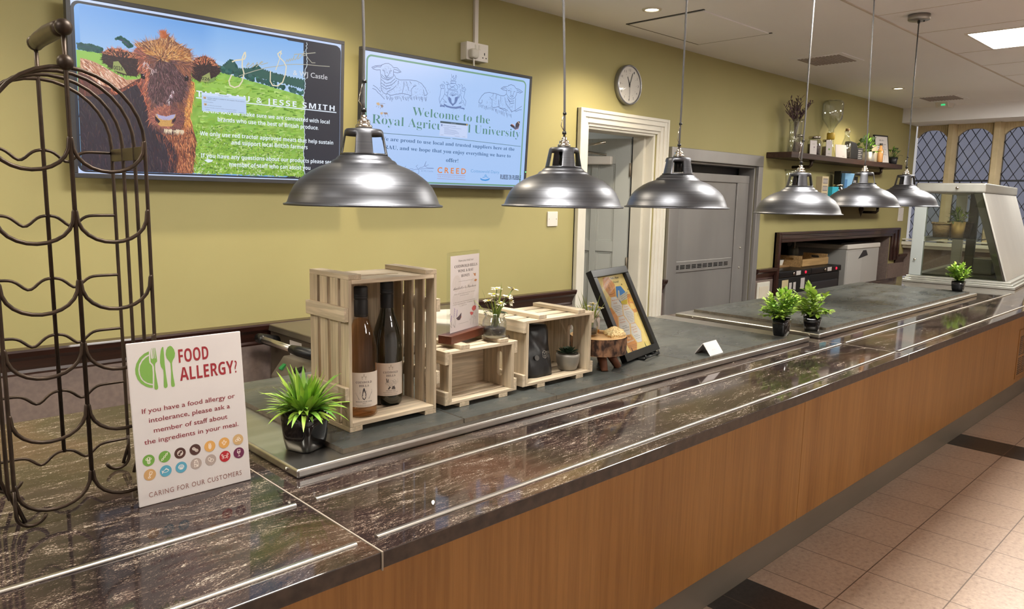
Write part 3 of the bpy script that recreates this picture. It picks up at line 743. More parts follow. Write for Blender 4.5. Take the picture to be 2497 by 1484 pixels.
# stainless kitchen door in a wide steel surround
sd = MB()
for a, b in ((4.352, 4.47), (5.565, 5.634)): sd.box(a, b, WY - 0.03, WY, 0, 1.745)
sd.box(4.352, 5.634, WY - 0.03, WY, 1.745, 1.83)
sd.box(4.47, 4.485, WY, WY + 0.14, 0, 1.745).box(5.55, 5.565, WY, WY + 0.14, 0, 1.745).box(4.485, 5.55, WY, WY + 0.14, 1.73, 1.745)
struct('trim_7', sd, M_['steelv'], bevel=0.004)
d2 = bpy.data.objects.new('door_2', None); COL.objects.link(d2); d2.location = (4.49, WY + 0.05, 0.01); d2['kind'] = 'structure'
lf = MB().box(0.0, 1.055, 0, 0.04, 0, 1.66).box(0.88, 1.055, -0.012, 0, 0, 1.63).box(0, 1.055, -0.014, 0, 1.60, 1.66).build('leaf', M_['steelv'], d2, bevel=0.004)
vs = MB().box(0.02, 0.86, -0.008, -0.0005, 0.935, 1.015)
vs.build('vent_strip', M_['steelv'], d2, bevel=0.002)
vm = MB()
for k in range(10):
    for j in range(3): vm.box(0.06 + k * 0.076, 0.118 + k * 0.076, -0.0095, -0.0082, 0.958 + j * 0.011, 0.965 + j * 0.011)
vm.build('louvre', M_['black'], d2)
for z in (0.93, 1.09): MB().ball((0.97, -0.014, z), 0.008, 10).build('bolt', M_['alu'], d2)
ct = thing('corridor_fill_light', 'unseen fill light added in the corridor to brighten the open grey door', 'ceiling light', (3.75, 3.85, 2.2))  # unseen fixture added to brighten the grey door leaf
MB().lathe([(0.14, -0.06), (0.15, -0.03), (0.15, 0.0)], 28).build('shade', mat('fill_light_glow', (250, 248, 240), 0.4, emit=(255, 250, 240), estr=9.0), ct)
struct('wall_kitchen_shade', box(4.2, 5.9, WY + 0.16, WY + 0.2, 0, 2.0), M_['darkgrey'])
# recessed niche with a dark moulded frame
nf = MB()
for k, (a, b, d) in enumerate(((0.0, 0.09, 0.022), (0.012, 0.062, 0.034), (0.0, 0.022, 0.046))):
    nf.box(5.96 + a, 5.96 + b, WY - d, WY, 0.0 if k == 0 else 0.0, 1.215 - a)
    nf.box(8.80 - b * 1.9, 8.80 - a * 1.9, WY - d, WY, 0.86, 1.215 - a)
    nf.box(5.96 + b, 8.80 - b * 1.9, WY - d, WY, 1.215 - b, 1.215 - a)
struct('trim_8', nf, M_['mahog'], bevel=0.004)
nb = MB().box(5.9, 8.75, WY + 0.95, WY + 1.0, 0, 1.5).box(5.9, 6.0, WY + 0.15, WY + 0.95, 0, 1.5).box(8.62, 8.72, WY + 0.15, WY + 0.95, 0, 1.5)
nb.box(8.605, 8.62, WY + 0.001, WY + 0.15, 0, 1.14).box(6.05, 6.06, WY + 0.001, WY + 0.15, 0, 1.14).box(6.06, 8.605, WY + 0.001, WY + 0.15, 1.128, 1.14)
struct('wall_niche', nb, M_['lowwall'])
struct('ceiling_niche', box(5.9, 8.75, WY + 0.15, WY + 1.0, 1.30, 1.36), M_['darkgrey'])
# far end: dropped beam, window wall with stone mullions and leaded lights
struct('ceiling_beam', box(8.66, 9.62, -3.4, WY, 2.335, CZ), M_['ceil'])
WX = 9.07
struct('wall_end', MB().box(WX, WX + 0.25, -3.4, WY, 0, 1.02).box(WX, WX + 0.25, -3.4, -0.9, 1.02, 2.335), M_['lowwall'])
struct('trim_9', MB().box(WX - 0.10, WX + 0.1, -0.9, WY, 1.02, 1.06).box(WX - 0.06, WX, -0.9, WY, 0.985, 1.02).box(WX - 0.09, WX, -0.9, WY, 1.075, 1.09), M_['white'], bevel=0.006)
def arch_pts(a, b, zb, zs, zp, n=14):
    """outline of one light: straight jambs, four-centred head"""
    p = [(a, zb), (b, zb)]
    for k in range(n + 1):
        t = k / n; x = b + (a - b) * t
        z = zs + (zp - zs) * (1 - abs(2 * t - 1) ** 2.6)
        p.append((x, z))
    return p
lights = [(2.975, 2.675), (2.575, 2.245), (2.14, 1.81), (1.705, 1.375), (1.27, 0.94)]
mull = MB(); edges = []
for i in range(len(lights) - 1):
    y1, y0 = lights[i][1], lights[i + 1][0]
    ym = (y0 + y1) / 2; hw = abs(y1 - y0) / 2
    mull.prism([(WX - 0.02, ym - hw * 0.5), (WX + 0.06, ym - hw), (WX + 0.14, ym - hw), (WX + 0.14, ym + hw), (WX + 0.06, ym + hw), (WX - 0.02, ym + hw * 0.5)], 1.06, 2.335, 'z')
mull.box(WX, WX + 0.14, -0.9, 0.94, 1.06, 2.335)
for a, b in lights:      # spandrels over each arched head
    P = arch_pts(a, b, 1.1, 2.205, 2.285)[2:]
    for (x0, z0), (x1, z1) in zip(P, P[1:]):
        mull.prism([(x0, z0), (x1, z1), (x1, 2.335), (x0, 2.335)], WX + 0.05, WX + 0.12, 'x')
struct('trim_10', mull, M_['stone'], bevel=0.004)
GL = thin_glass('dusk_window_glass', (205, 208, 220), 0.05)
for i, (a, b) in enumerate(lights):
    w = bpy.data.objects.new('window_%d' % (i + 1), None); COL.objects.link(w); w['kind'] = 'structure'; w.location = (WX + 0.09, (a + b) / 2, 0)
    h = (a - b) / 2
    MB().prism(arch_pts(h, -h, 1.06, 2.205, 2.285), -0.003, 0.003, 'x').build('glass', GL, w)
    ld = MB(); dx, dz = 0.105, 0.165; zc = 1.06
    for s in (-1, 1):
        for k in range(-14, 24):
            # line z = zc + k*dz + s*(dz/dx)*y clipped to the light
            pts = []
            for j in range(41):
                y = -h + 2 * h * j / 40; z = zc + k * dz + s * (dz / dx) * y
                top = 2.205 + 0.08 * (1 - abs(y / h) ** 2.6)
                if 1.07 < z < top: pts.append((-0.005, y, z))
            if len(pts) > 1: ld.tube([pts[0], pts[-1]], 0.004, 5)
    ld.box(-0.012, 0.0, -h, h, 1.725, 1.745)
    ld.build('lead', M_['lead'], w)

# ================================================================== CEILING FITTINGS
def led_panel(x, y, label):
    t = thing('ceiling_panel_light', label, 'ceiling light', (x, y, CZ), 0, 'square ceiling lights')
    MB().box(-0.3, 0.3, -0.3, -0.285, -0.006, 0.0).box(-0.3, 0.3, 0.285, 0.3, -0.006, 0.0).box(-0.3, -0.285, -0.285, 0.285, -0.006, 0.0).box(0.285, 0.3, -0.285, 0.285, -0.006, 0.0).build('frame', M_['whiteplastic'], t)
    MB().box(-0.285, 0.285, -0.285, 0.285, -0.003, -0.001).build('diffuser', M_['led_panel'], t)
led_panel(5.42, 1.165, 'bright square ceiling light panel at the edge of the room')
for x, y in ((-1.2, 1.165), (1.02, 1.165), (3.22, 1.165), (7.62, 1.165), (2.1, -1.8), (5.4, -1.8)):  # last pair added out of view for bounce light; others continue the row
    led_panel(x, y, 'unseen square ceiling light panel, one of the row or added for bounce light')
def downlight(x, y, label):
    t = thing('downlight', label, 'ceiling light', (x, y, CZ), 0, 'round recessed downlights')
    MB().lathe([(0.036, -0.001), (0.038, -0.006), (0.05, -0.005), (0.053, 0.0)], 32, caps=False).build('rim', M_['white'], t)
    MB().lathe([(0.0001, -0.003), (0.036, -0.002)], 32, caps=False).build('lens', M_['led_spot'], t)
    l = bpy.data.lights.new('downlight_beam', 'SPOT'); l.energy = SPOT_POWER; l.color = (1.0, 0.87, 0.66); l.spot_size = 2.3; l.spot_blend = 0.6; l.shadow_soft_size = 0.04
    o = bpy.data.objects.new('downlight_beam', l); COL.objects.link(o); o.parent = t; o.location = (0, 0, -0.02)
downlight(3.43, 2.51, 'lit round downlight above the clock and the white door')
downlight(7.13, 2.52, 'lit round downlight above the wall shelves at the far end')
downlight(-0.27, 2.51, 'lit round downlight over the near end of the kitchen aisle')
downlight(1.58, 2.51, 'lit round downlight over the two screens')
def vent(x, y, label):
    t = thing('ceiling_vent', label, 'vent', (x, y, CZ), 0, 'ceiling vents')
    MB().box(-0.19, 0.19, -0.19, 0.19, -0.005, 0).build('plate', M_['ceil'], t, bevel=0.002)
    g = MB()
    for k in range(12): g.box(-0.15, 0.15, -0.15 + k * 0.0255, -0.136 + k * 0.0255, -0.009, -0.005)
    g.build('grille', noisy('vent_grey', (150, 140, 134), (158, 148, 142), 5, 0.7), t)
vent(5.42, 2.42, 'square grey ceiling vent between the third and fourth lamp cords')
vent(8.0, 2.43, 'far square grey ceiling vent beside the dropped beam')
t = thing('access_hatch', 'closed ceiling access hatch with a dark shadow gap', 'hatch', (3.99, 2.56, CZ))
MB().box(-0.37, 0.37, -0.245, 0.245, -0.006, 0).build('panel', M_['ceil'], t)
MB().box(-0.385, -0.371, -0.26, 0.26, -0.004, 0).box(0.371, 0.385, -0.26, 0.26, -0.004, 0).box(-0.371, 0.371, 0.246, 0.26, -0.004, 0).build('gap', M_['darkgrey'], t)
gl = MB()
for x in (4.35, 4.95, 5.75, 6.35, 6.95, 7.55): gl.box(x, x + 0.004, -3.4, 1.68, CZ - 0.0015, CZ)
gl.box(-2.6, 9.0, 1.678, 1.69, CZ - 0.005, CZ).box(-2.6, 9.0, 0.86, 0.864, CZ - 0.0015, CZ).box(-2.6, 9.0, 0.26, 0.264, CZ - 0.0015, CZ)
struct('trim_11', gl, noisy('ceiling_joint', (196, 188, 180), (204, 196, 188), 4, 0.8))
t = thing('emergency_light', 'small white ceiling unit with a green glowing window', 'emergency light', (8.42, 2.52, CZ))
MB().prism([(-0.11, 0), (0.11, 0), (0.07, -0.045), (-0.07, -0.045)], -0.06, 0.06, 'y').build('housing', M_['whiteplastic'], t, bevel=0.008)
MB().box(-0.096, -0.084, -0.03, 0.005, -0.034, -0.02).build('indicator', mat('green_glow', (60, 200, 130), 0.4, emit=(70, 220, 140), estr=0.8), t)

# ================================================================== COUNTER
base = thing('serving_counter', 'long serving counter clad in orange brown oak veneer panels', 'counter', (0, 0, 0))
PY = 1.295
seams = [-1.6, 1.962 - 0.99, 1.962, 2.95, 3.94, 4.93, 5.92, 6.56]
seams = [-1.4, -0.04, 2.952, 5.94, 6.56]
for a, b in zip(seams, seams[1:]):
    box(a + 0.0012, b - 0.0012, PY, PY + 0.02, 0.137, 0.8695).build('front_panel', M_['oak'], base, bevel=0.0012)
box(6.56, 8.0, PY + 0.004, PY + 0.02, 0.137, 0.8695).build('front_panel', M_['oak'], base)
box(-1.4, 8.0, PY + 0.021, 2.08, 0.02, 0.868).build('carcass', M_['darkgrey'], base)
box(-1.4, 8.0, PY + 0.014, PY + 0.02, 0.0, 0.136).build('kick_plate', M_['kick'], base)
vg = MB().box(6.575, 7.2, PY - 0.002, PY + 0.004, 0.17, 0.55).build('vent_panel', M_['oak'], base, bevel=0.002)
sl = MB()
for c in range(5):
    for r in range(20):
        if r == 9: continue
        sl.box(6.61 + c * 0.115, 6.70 + c * 0.115, PY - 0.0035, PY - 0.0022, 0.20 + r * 0.0152, 0.2075 + r * 0.0152)
sl.build('grille', M_['black'], vg)
def slab(x0, x1, label, rails):
    t = thing('granite_worktop', label, 'worktop', (x0, 0, 0.87), 0, 'granite worktop slabs')
    mb = MB(); L = x1 - x0
    mb.box(0, L, 0.948, 2.095, 0, 0.03)
    o = mb.build('slab', [M_['granite'], M_['granite_edge']], t, bevel=0.002)
    for p in o.data.polygons:
        if abs(p.normal.y) > 0.9: p.material_index = 1
    for (a, b, y) in rails:
        w = 0.0055
        r = MB().prism([(y - w, 0.0295), (y + w, 0.0295), (y + w, 0.0325), (y + w * 0.55, 0.0345), (y - w * 0.55, 0.0345), (y - w, 0.0325)], a - x0, b - x0, 'x')
        r.build('tray_rail', M_['alu'], t, bevel=0.001)
    return t
RY = (0.9965, 1.2035)
slab(-1.6, 0.634, 'brown granite slab at the near end under the wine rack', [(-1.6, 0.617, RY[0]), (-1.6, 0.618, RY[1])])
slab(0.6365, 3.043, 'brown granite slab in the middle, in front of the wooden crates', [(0.656, 3.032, RY[0]), (0.658, 3.043 - 0.012, RY[1])])
slab(3.0455, 7.9, 'brown granite slab at the far end under the glass display case', [(3.066, 7.6, RY[0]), (3.076, 5.72, RY[1])])
struct('trim_12', MB().box(0.634, 0.6365, 0.946, 2.095, 0.868, 0.9003).box(3.043, 3.0455, 0.946, 2.095, 0.868, 0.9003), M_['grout'])
def hotplate(x0, x1, label):
    t = thing('hotplate_top', label, 'hotplate', (x0, 1.313, 0.9), 0, 'stainless hotplate tops')
    L = x1 - x0
    MB().box(0, L, 0, 0.72, 0.0004, 0.02).build('top', M_['steel'], t, bevel=0.005, seg=4)
    for x, y, d in ((0.0, 0.045, -1), (0.0, 0.62, -1), (L, 0.045, 1)):
        MB().lathe([(0.0045, 0), (0.0045, 0.003), (0.0001, 0.0045)], 14).build('screw', M_['chrome'], t, (x, y, 0.0105), rot=(0, d * PI / 2, 0))
    return t
hotplate(0.680, 2.99, 'stainless steel hotplate top under the wooden crates')
hotplate(3.08, 5.385, 'stainless steel hotplate top at the far end, behind the two bushy plants')
def slate_tile(x0, x1, y0, y1, label, rz=0.0):
    t = thing('slate_tile', label, 'slate tile', ((x0 + x1) / 2, (y0 + y1) / 2, 0.92), rz, 'slate tiles on the hotplates')
    w, h = (x1 - x0) / 2 - 0.0015, (y1 - y0) / 2
    mb = MB(); N = 26
    ed = []
    for k in range(N): ed.append((-w + 2 * w * k / N, -h + random.uniform(-0.0007, 0.0007)))
    ed += [(w, -h), (w, h), (-w, h)]
    mb.prism(ed, 0.0003, 0.012, 'z')
    o = mb.build('slate', [M_['slate'], M_['slate_edge']], t)
    for p in o.data.polygons:
        if abs(p.normal.z) < 0.5: p.material_index = 1
    return t
near = [0.795, 1.133, 1.465, 1.807, 2.142, 2.490, 2.825]
nl = ['slate tile under the tall crate with the bottles', 'slate tile under the small empty crate', 'slate tile under the crate with the black bag', 'slate tile under the log stool and tilted frame', 'slate tile carrying the white tent card', 'end slate tile with the bushy plant at its corner']
for i in range(6): slate_tile(near[i], near[i + 1], 1.334, 2.0, nl[i], random.uniform(-0.002, 0.002))
far = [3.192, 3.505, 3.84, 4.197, 4.545, 4.885, 5.30]
fl_ = ['slate tile behind the leafy plant, nearest on the far hotplate', 'second slate tile along the far hotplate', 'third slate tile along the far hotplate', 'fourth slate tile along the far hotplate', 'fifth slate tile along the far hotplate', 'slate tile at the far end under the small round plant']
for i in range(6): slate_tile(far[i], far[i + 1], 1.336, 2.0, fl_[i], random.uniform(-0.003, 0.003))

# ================================================================== CRATES
def crate(name, label, L, D, h, loc, upright=False, nsl=4, handle=True, back=True):
    """slatted box open to the front; canonical: ends at +-x, slats on bottom and top"""
    t = thing(name, label, 'crate', loc)
    R = Matrix.Identity(4)
    if upright: R = Matrix.Rotation(PI / 2, 4, 'Y')
    th = 0.010
    def mk(nm, mb_fn, m, bev=0.0009):
        mb = MB(); mb.T = R; mb_fn(mb); return mb.build(nm, m, t, bevel=bev, seg=1)
    mx, my, mz = ('pinez', 'piney', 'pine') if upright else ('pine', 'piney', 'pinez')
    for s in (-1, 1):
        mk('end_board', lambda mb: slot_plate(mb, h, D, th, (0, -0.1 * D, h * 0.2, 0.0105), ((0, 0, 1), (0, 1, 0), (1, 0, 0)), (s * (L / 2 - th / 2), 0, 0)), M_[mz])
        gap = D * (0.07 if upright else 0.06); sw = (D - gap * (nsl - 1)) / nsl
        for k in range(nsl):
            y = -D / 2 + k * (sw + gap)
            mk('slat', lambda mb: mb.box(-L / 2, L / 2, y, y + sw, *sorted((s * h / 2, s * (h / 2 + 0.008)))), M_[mx])
        for x in (-L * 0.27, L * (0.27 if upright else 0.33)):
            mk('batten', lambda mb: mb.box(x - 0.016, x + 0.016, -D / 2 - 0.0, D / 2, *sorted((s * (h / 2 + 0.0082), s * (h / 2 + 0.0195)))), M_[my])
        for z in (-h / 2 + 0.009, h / 2 - 0.009):
            mk('cleat', lambda mb: mb.box(*sorted((s * (L / 2 + 0.0002), s * (L / 2 + 0.0115))), -D / 2, D / 2, z - 0.017, z + 0.017), M_[my])
    if back: mk('back_panel', lambda mb: mb.box(-L / 2 + th, L / 2 - th, D / 2 - 0.005, D / 2 - 0.001, -h / 2, h / 2), M_[mx])
    return t
SZ = 0.932
crate('wine_crate', 'tall pale wood crate stood on end, holding two wine bottles', 0.337, 0.172, 0.231, (0.9885, 1.503, SZ + 0.18), True)
crate('small_crate', 'small empty pale wood crate in the middle, open to the front', 0.228, 0.12, 0.1225, (1.266, 1.476, SZ + 0.0808))
crate('display_crate', 'low pale wood crate with the black coffee bag inside', 0.279, 0.19, 0.1705, (1.573, 1.519, SZ + 0.1048))

# ================================================================== ON THE COUNTER
# --- wine rack: two columns of bottle cradles in bent iron wire
def wine_rack():
    t = thing('wine_rack', 'tall arched bronze iron wine rack standing on the granite', 'wine rack', (0.338, 1.41, 0.9))
    hw, D, r = 0.116, 0.19, 0.0033
    rows = [0.075, 0.195, 0.305, 0.413, 0.53, 0.65]
    def arch(y, top):
        p = []
        zc = top - hw
        p += [(-hw + 0.012, y, 0.012), (-hw, y, 0.05), (-hw, y, zc)]
        for k in range(1, 16):
            a = PI - PI * k / 16; p.append((hw * math.cos(a), y, zc + hw * math.sin(a)))
        p += [(hw, y, zc), (hw, y, 0.05), (hw - 0.012, y, 0.012)]
        return p
    top = 0.765
    for y in (0, D * 0.3, D * 0.65, D):
        MB().tube(arch(y, top), r, 8).build('hoop', M_['iron'], t)
    for y, z1 in ((0, 0.866), (D, 0.866)):
        MB().tube([(0, y, 0.06), (0, y, top + 0.0), (0, y, z1 - 0.05)], r * 1.1, 8).build('upright', M_['iron'], t)
    for sgn in (-1, 1):       # curled feet
        for y in (0, D):
            p = [(sgn * hw, y, 0.07)]
            for k in range(10):
                a = -PI * 0.9 * k / 9; p.append((sgn * (hw - 0.022 + 0.022 * math.cos(a)), y, 0.026 + 0.0225 * math.sin(a)))
            MB().tube(p, r, 8).build('foot', M_['iron'], t)
    for z in rows:
        for sgn in (-1, 1):
            p = [(0.0, 0, z + 0.004)]
            for k in range(0, 13):
                a = PI * k / 12; p.append((sgn * (hw / 2 - (hw / 2 - 0.002) * math.cos(a)), 0, z - 0.052 * math.sin(a) ** 0.85))
            p.append((sgn * hw, 0, z + 0.004))
            MB().tube(p, r, 8).build('cradle', M_['iron'], t)
            q = []
            zb = z - 0.012
            for k in range(0, 21):
                u = k / 20
                dip = -0.020 * math.exp(-((u - 0.33) / 0.15) ** 2)
                q.append((sgn * hw * (u if sgn < 0 else u), D, zb + dip))
            MB().tube(q, r * 0.85, 8).build('neck_rest', M_['iron'], t)
    MB().box(hw - 0.002, hw + 0.003, 0.0, D, 0.622, 0.645).build('side_plate', M_['iron'], t, bevel=0.001)
    MB().box(-hw - 0.003, -hw + 0.002, 0.0, D, 0.622, 0.645).build('side_plate', M_['iron'], t, bevel=0.001)
    h = MB().tube([(0, 0.004, 0.826), (0, 0.03, 0.829), (0, D * 0.5, 0.830), (0, D - 0.03, 0.829), (0, D - 0.004, 0.826)], [0.012, 0.0135, 0.0145, 0.0135, 0.012], 14).build('handle', M_['iron'], t)
    for y in (-0.003, D + 0.003): MB().ball((0, y, 0.827), 0.0135, 14).build('end_ball', M_['iron'], h)
    for y in (0.0,): MB().ball((0, y, 0.772), 0.013, 14).build('ball', M_['iron'], t)
    return t
wine_rack()

# --- food allergy card, leaning back against the rack
t = thing('allergy_sign', 'white FOOD ALLERGY? card leaning against the wine rack', 'sign', (0.4025, 1.374, 0.9005))
t.rotation_euler = (-math.radians(5.2), 0, 0)
box(0, 0.2085, 0.0, 0.004, 0, 0.2985).build('card', M_['paper'], t, bevel=0.0012)
A = Art(0.02)
GR, RD = (116, 160, 72), (142, 34, 42)
for k in ('plate_out', 'plate_in', 'fork', 'knife', 'spoon'): A.poly(GR, ART['sign'][k], up=(k == 'plate_out'))
TX = ART['sign']['text']
A.text(RD, *TX[0], style='bold'); A.text(RD, *TX[1], style='bold', up=False)
for q in TX[2:6]: A.text((128, 44, 52), q[0], q[1], q[2], q[3], q[4] * 0.95, off=0.008, up=False)
A.text((134, 92, 84), *TX[6], space=1.15, up=False)
DC = [(104, 150, 62), (104, 150, 62), (74, 44, 38), (74, 44, 38), (206, 154, 84), (206, 154, 84), (190, 156, 108), (190, 148, 98), (84, 152, 176), (84, 152, 176), (166, 150, 142), (166, 150, 142), (168, 32, 40), (98, 34, 68)]
def ell(cx, cy, rx, ry, rot=0.0, n=18, a0=0.0, a1=2 * PI):
    cr, sr = math.cos(rot), math.sin(rot); r = []
    for k in range(n + 1):
        a = a0 + (a1 - a0) * k / n; x, y = rx * math.cos(a), ry * math.sin(a); r.append((cx + x * cr - y * sr, cy + x * sr + y * cr))
    return r
ICON = [
 [[(-.22, .05), (-.22, -.45), (-.1, -.6), (.12, -.6), (.24, -.45), (.22, .05)], [(-.08, .05), (-.06, -.5)], [(.08, .05), (.08, -.5)], ell(-.3, .22, .16, .17), ell(.3, .22, .16, .17), ell(0, .3, .22, .28)],
 [ell(-.38, -.38, .2, .13, .8), ell(-.02, -.02, .2, .14, .8), ell(.34, .36, .2, .13, .8), [(-.52, -.54), (-.62, -.66)], [(.48, .5), (.58, .64)]],
 [ell(.02, -.02, .5, .48, .6), ell(-.2, .22, .3, .1, .8), [(.3, -.3), (.42, .05)], [(.16, -.38), (.3, .0)], [(.02, -.4), (.14, -.1)]],
 [ell(-.22, .18, .3, .24, -.6), ell(.22, -.18, .32, .24, -.6), ell(-.22, .18, .14, .1, -.6), ell(.22, -.18, .15, .1, -.6)],
 [ell(-.14, .05, .1, .16, .5), ell(.14, .05, .1, .16, -.5), ell(-.14, -.22, .1, .16, .5), ell(.14, -.22, .1, .16, -.5), ell(0, -.42, .12, .12), [(-.15, .25), (-.2, .5)], [(0, .2), (0, .62)], [(.15, .25), (.2, .5)]],
 [ell(0, .36, .1, .17), ell(-.3, .08, .1, .17, .3), ell(.3, .08, .1, .17, -.5), ell(-.02, -.28, .18, .1, .4)],
 [ell(.05, .26, .24, .16, .5), ell(-.28, -.12, .26, .18, .4), ell(.28, -.1, .26, .18, .2)],
 [[(.05, .55), (.45, .42), (.28, -.02), (-.1, .1), (.05, .55)], [(-.05, .05), (-.2, -.4), (-.3, -.4), (-.3, -.6), (.1, -.55), (-.05, -.35), (.15, .0)]],
 [ell(.05, .0, .48, .25, .15), [(-.4, -.1), (-.65, .15)], [(-.4, -.1), (-.6, -.35)], [(-.65, .15), (-.6, -.35)], [(-.1, .24), (.1, .46), (.3, .26)], ell(.36, .12, .04, .04, 0, 6)],
 [ell(0, .05, .5, .42), [(0, -.3), (0, .42)], [(-.08, -.3), (-.25, .38)], [(.08, -.3), (.25, .38)], [(-.15, -.25), (-.44, .2)], [(.15, -.25), (.44, .2)], [(-.2, -.38), (.2, -.38)]],
 [[(-.35, .25), (-.35, -.6), (.35, -.6), (.35, .25), (-.35, .25)], [(-.35, .25), (-.2, .55), (.22, .55), (.35, .25)], [(-.2, .55), (-.2, .66), (.22, .66), (.22, .55)], ell(-.1, -.15, .13, .1), ell(.14, -.4, .1, .12)],
 [ell(-.2, .12, .26, .36, .35), ell(.16, -.14, .36, .28, .1)],
 [ell(0, -.08, .32, .22), ell(-.5, .3, .12, .2, .3), ell(.5, .3, .12, .2, -.3), [(-.3, 0), (-.5, .15)], [(.3, 0), (.5, .15)], [(-.25, -.22), (-.5, -.45)], [(.25, -.22), (.5, -.45)], [(-.32, -.1), (-.62, -.2)], [(.32, -.1), (.62, -.2)]],
 [[(-.26, .6), (.26, .6), (.3, .15), (.14, -.08), (-.14, -.08), (-.3, .15), (-.26, .6)], [(0, -.08), (0, -.6)], [(-.22, -.62), (.22, -.62)], [(-.28, .25), (.28, .25)], [(-.24, .12), (.24, .12)]]]
A.up()
for (x, y), r, c in zip(ART['sign']['dots'], ART['sign']['dotr'], DC): A.disc(c, x, y, r * 0.93, up=False)
A.up()
for (x, y), r, ic in zip(ART['sign']['dots'], ART['sign']['dotr'], ICON):
    for l in ic: A.line((236, 226, 216), 0.75, [(x + p[0] * r * .9, y + p[1] * r * .9) for p in l], up=False)
A.build('printing', M_['print'], t, loc=(0, -0.0002, 0))

# --- plants in black square pots
def pot_profile(w, h): return [(w * 0.36, 0), (w * 0.40, 0.002), (w * 0.45, h * 0.3), (w * 0.485, h * 0.65), (w * 0.5, h), (w * 0.465, h), (w * 0.45, h * 0.86)]
def black_pot(t, w, h):
    MB().sq_lathe(pot_profile(w, h), 0.42, 48).build('pot', M_['blackgloss'], t)
    MB().sq_lathe([(w * 0.44, h * 0.80), (w * 0.40, h * 0.87)], 0.42, 32).build('soil', M_['soil'], t)
def grass_plant(loc):
    t = thing('potted_grass', 'spiky grass-like plant in a glossy black square pot at the hotplate corner', 'potted plant', loc, 0.35)
    black_pot(t, 0.084, 0.088)
    rnd = random.Random(3); mb = MB()
    for k in range(170):
        a = rnd.uniform(0, 2 * PI); el = 0.1 + 1.4 * rnd.random() ** 0.8; mb.mi = 0 if rnd.random() < 0.6 else 1
        d = (math.cos(a) * math.cos(el), math.sin(a) * math.cos(el), math.sin(el))
        L = rnd.uniform(0.05, 0.098) * (0.8 + 0.3 * math.sin(el))
        mb.leaf((0.016 * math.cos(a), 0.016 * math.sin(a), 0.082), d, L, rnd.uniform(0.0095, 0.0135), rnd.uniform(0.3, 1.2), 0.35, 7, lambda q: min(1, 0.35 + 2.2 * q) * (1 - q ** 3.2))
    mb.build('foliage', [M_['leaf'], M_['leafd']], t)
    st = MB()
    for k in range(14):
        a = rnd.uniform(0, 2 * PI); p = []
        for j in range(6):
            q = j / 5; p.append((math.cos(a) * 0.05 * q, math.sin(a) * 0.05 * q, 0.075 + 0.05 * q - 0.03 * q * q))
        st.tube(p, 0.0016, 5)
    st.build('stem', M_['stem'], t)
    return t
grass_plant((0.758, 1.424, 0.9202))
def leafy_plant(loc, label, w, h, R, zc, nst, leafL, leafW, mats, seed, rz=0.2, droop=0.3):
    t = thing('potted_plant', label, 'potted plant', loc, rz)
    black_pot(t, w, h); rnd = random.Random(seed); mb = MB(); st = MB()
    for k in range(nst):
        a = rnd.uniform(0, 2 * PI); u = rnd.uniform(-0.35, 1); el = math.asin(u)
        R1 = R * rnd.uniform(0.75, 1.08)
        tip = Vector((math.cos(a) * math.cos(el) * R1, math.sin(a) * math.cos(el) * R1, zc + R1 * math.sin(el) * 0.9)); b = Vector((0, 0, h * 0.85))
        mid = (tip + b) / 2 + Vector((0, 0, 0.012))
        st.tube([b, mid, tip], [0.0016, 0.0013, 0.0008], 5)
        ax = (tip - mid).normalized()
        for j in range(6):
            q = 0.25 + 0.75 * j / 5
            p = b.lerp(mid, q * 2) if q < 0.5 else mid.lerp(tip, q * 2 - 1)
            for s in (-1, 1):
                sd = ax.cross(Vector((rnd.uniform(-.4, .4), rnd.uniform(-.4, .4), 1))).normalized() * s
                d = ax * rnd.uniform(0.3, 0.9) + sd * rnd.uniform(0.5, 1.0) + Vector((0, 0, rnd.uniform(0.0, 0.5)))
                mb.mi = 0 if rnd.random() < 0.35 + 0.5 * q else 1
                mb.leaf(p, d, leafL * rnd.uniform(0.7, 1.15), leafW * rnd.uniform(0.8, 1.15), rnd.uniform(0, droop * 2), 0.25, 4)
        mb.mi = 0; mb.leaf(tip, ax + Vector((0, 0, 0.3)), leafL, leafW, droop, 0.25, 4)
    mb.build('foliage', mats, t); st.build('stem', M_['stem'], t)
    return t
leafy_plant((2.848, 1.372, 0.9323), 'bushy bright green plant in a black pot at the hotplate end', 0.064, 0.070, 0.077, 0.108, 52, 0.025, 0.0135, [M_['leaf'], M_['leafd']], 11, 0.1, 0.5)
leafy_plant((3.150, 1.379, 0.9203), 'taller olive green plant with glossy leaves in a black pot', 0.074, 0.062, 0.090, 0.102, 20, 0.038, 0.019, [M_['leaf'], M_['leafo']], 5, 0.3, 0.4)
leafy_plant((5.29, 1.40, 0.9323), 'small round bright green plant in a black pot at the far end', 0.074, 0.062, 0.066, 0.112, 44, 0.025, 0.014, [M_['leaf'], M_['leafd']], 21, 0.1, 0.5)

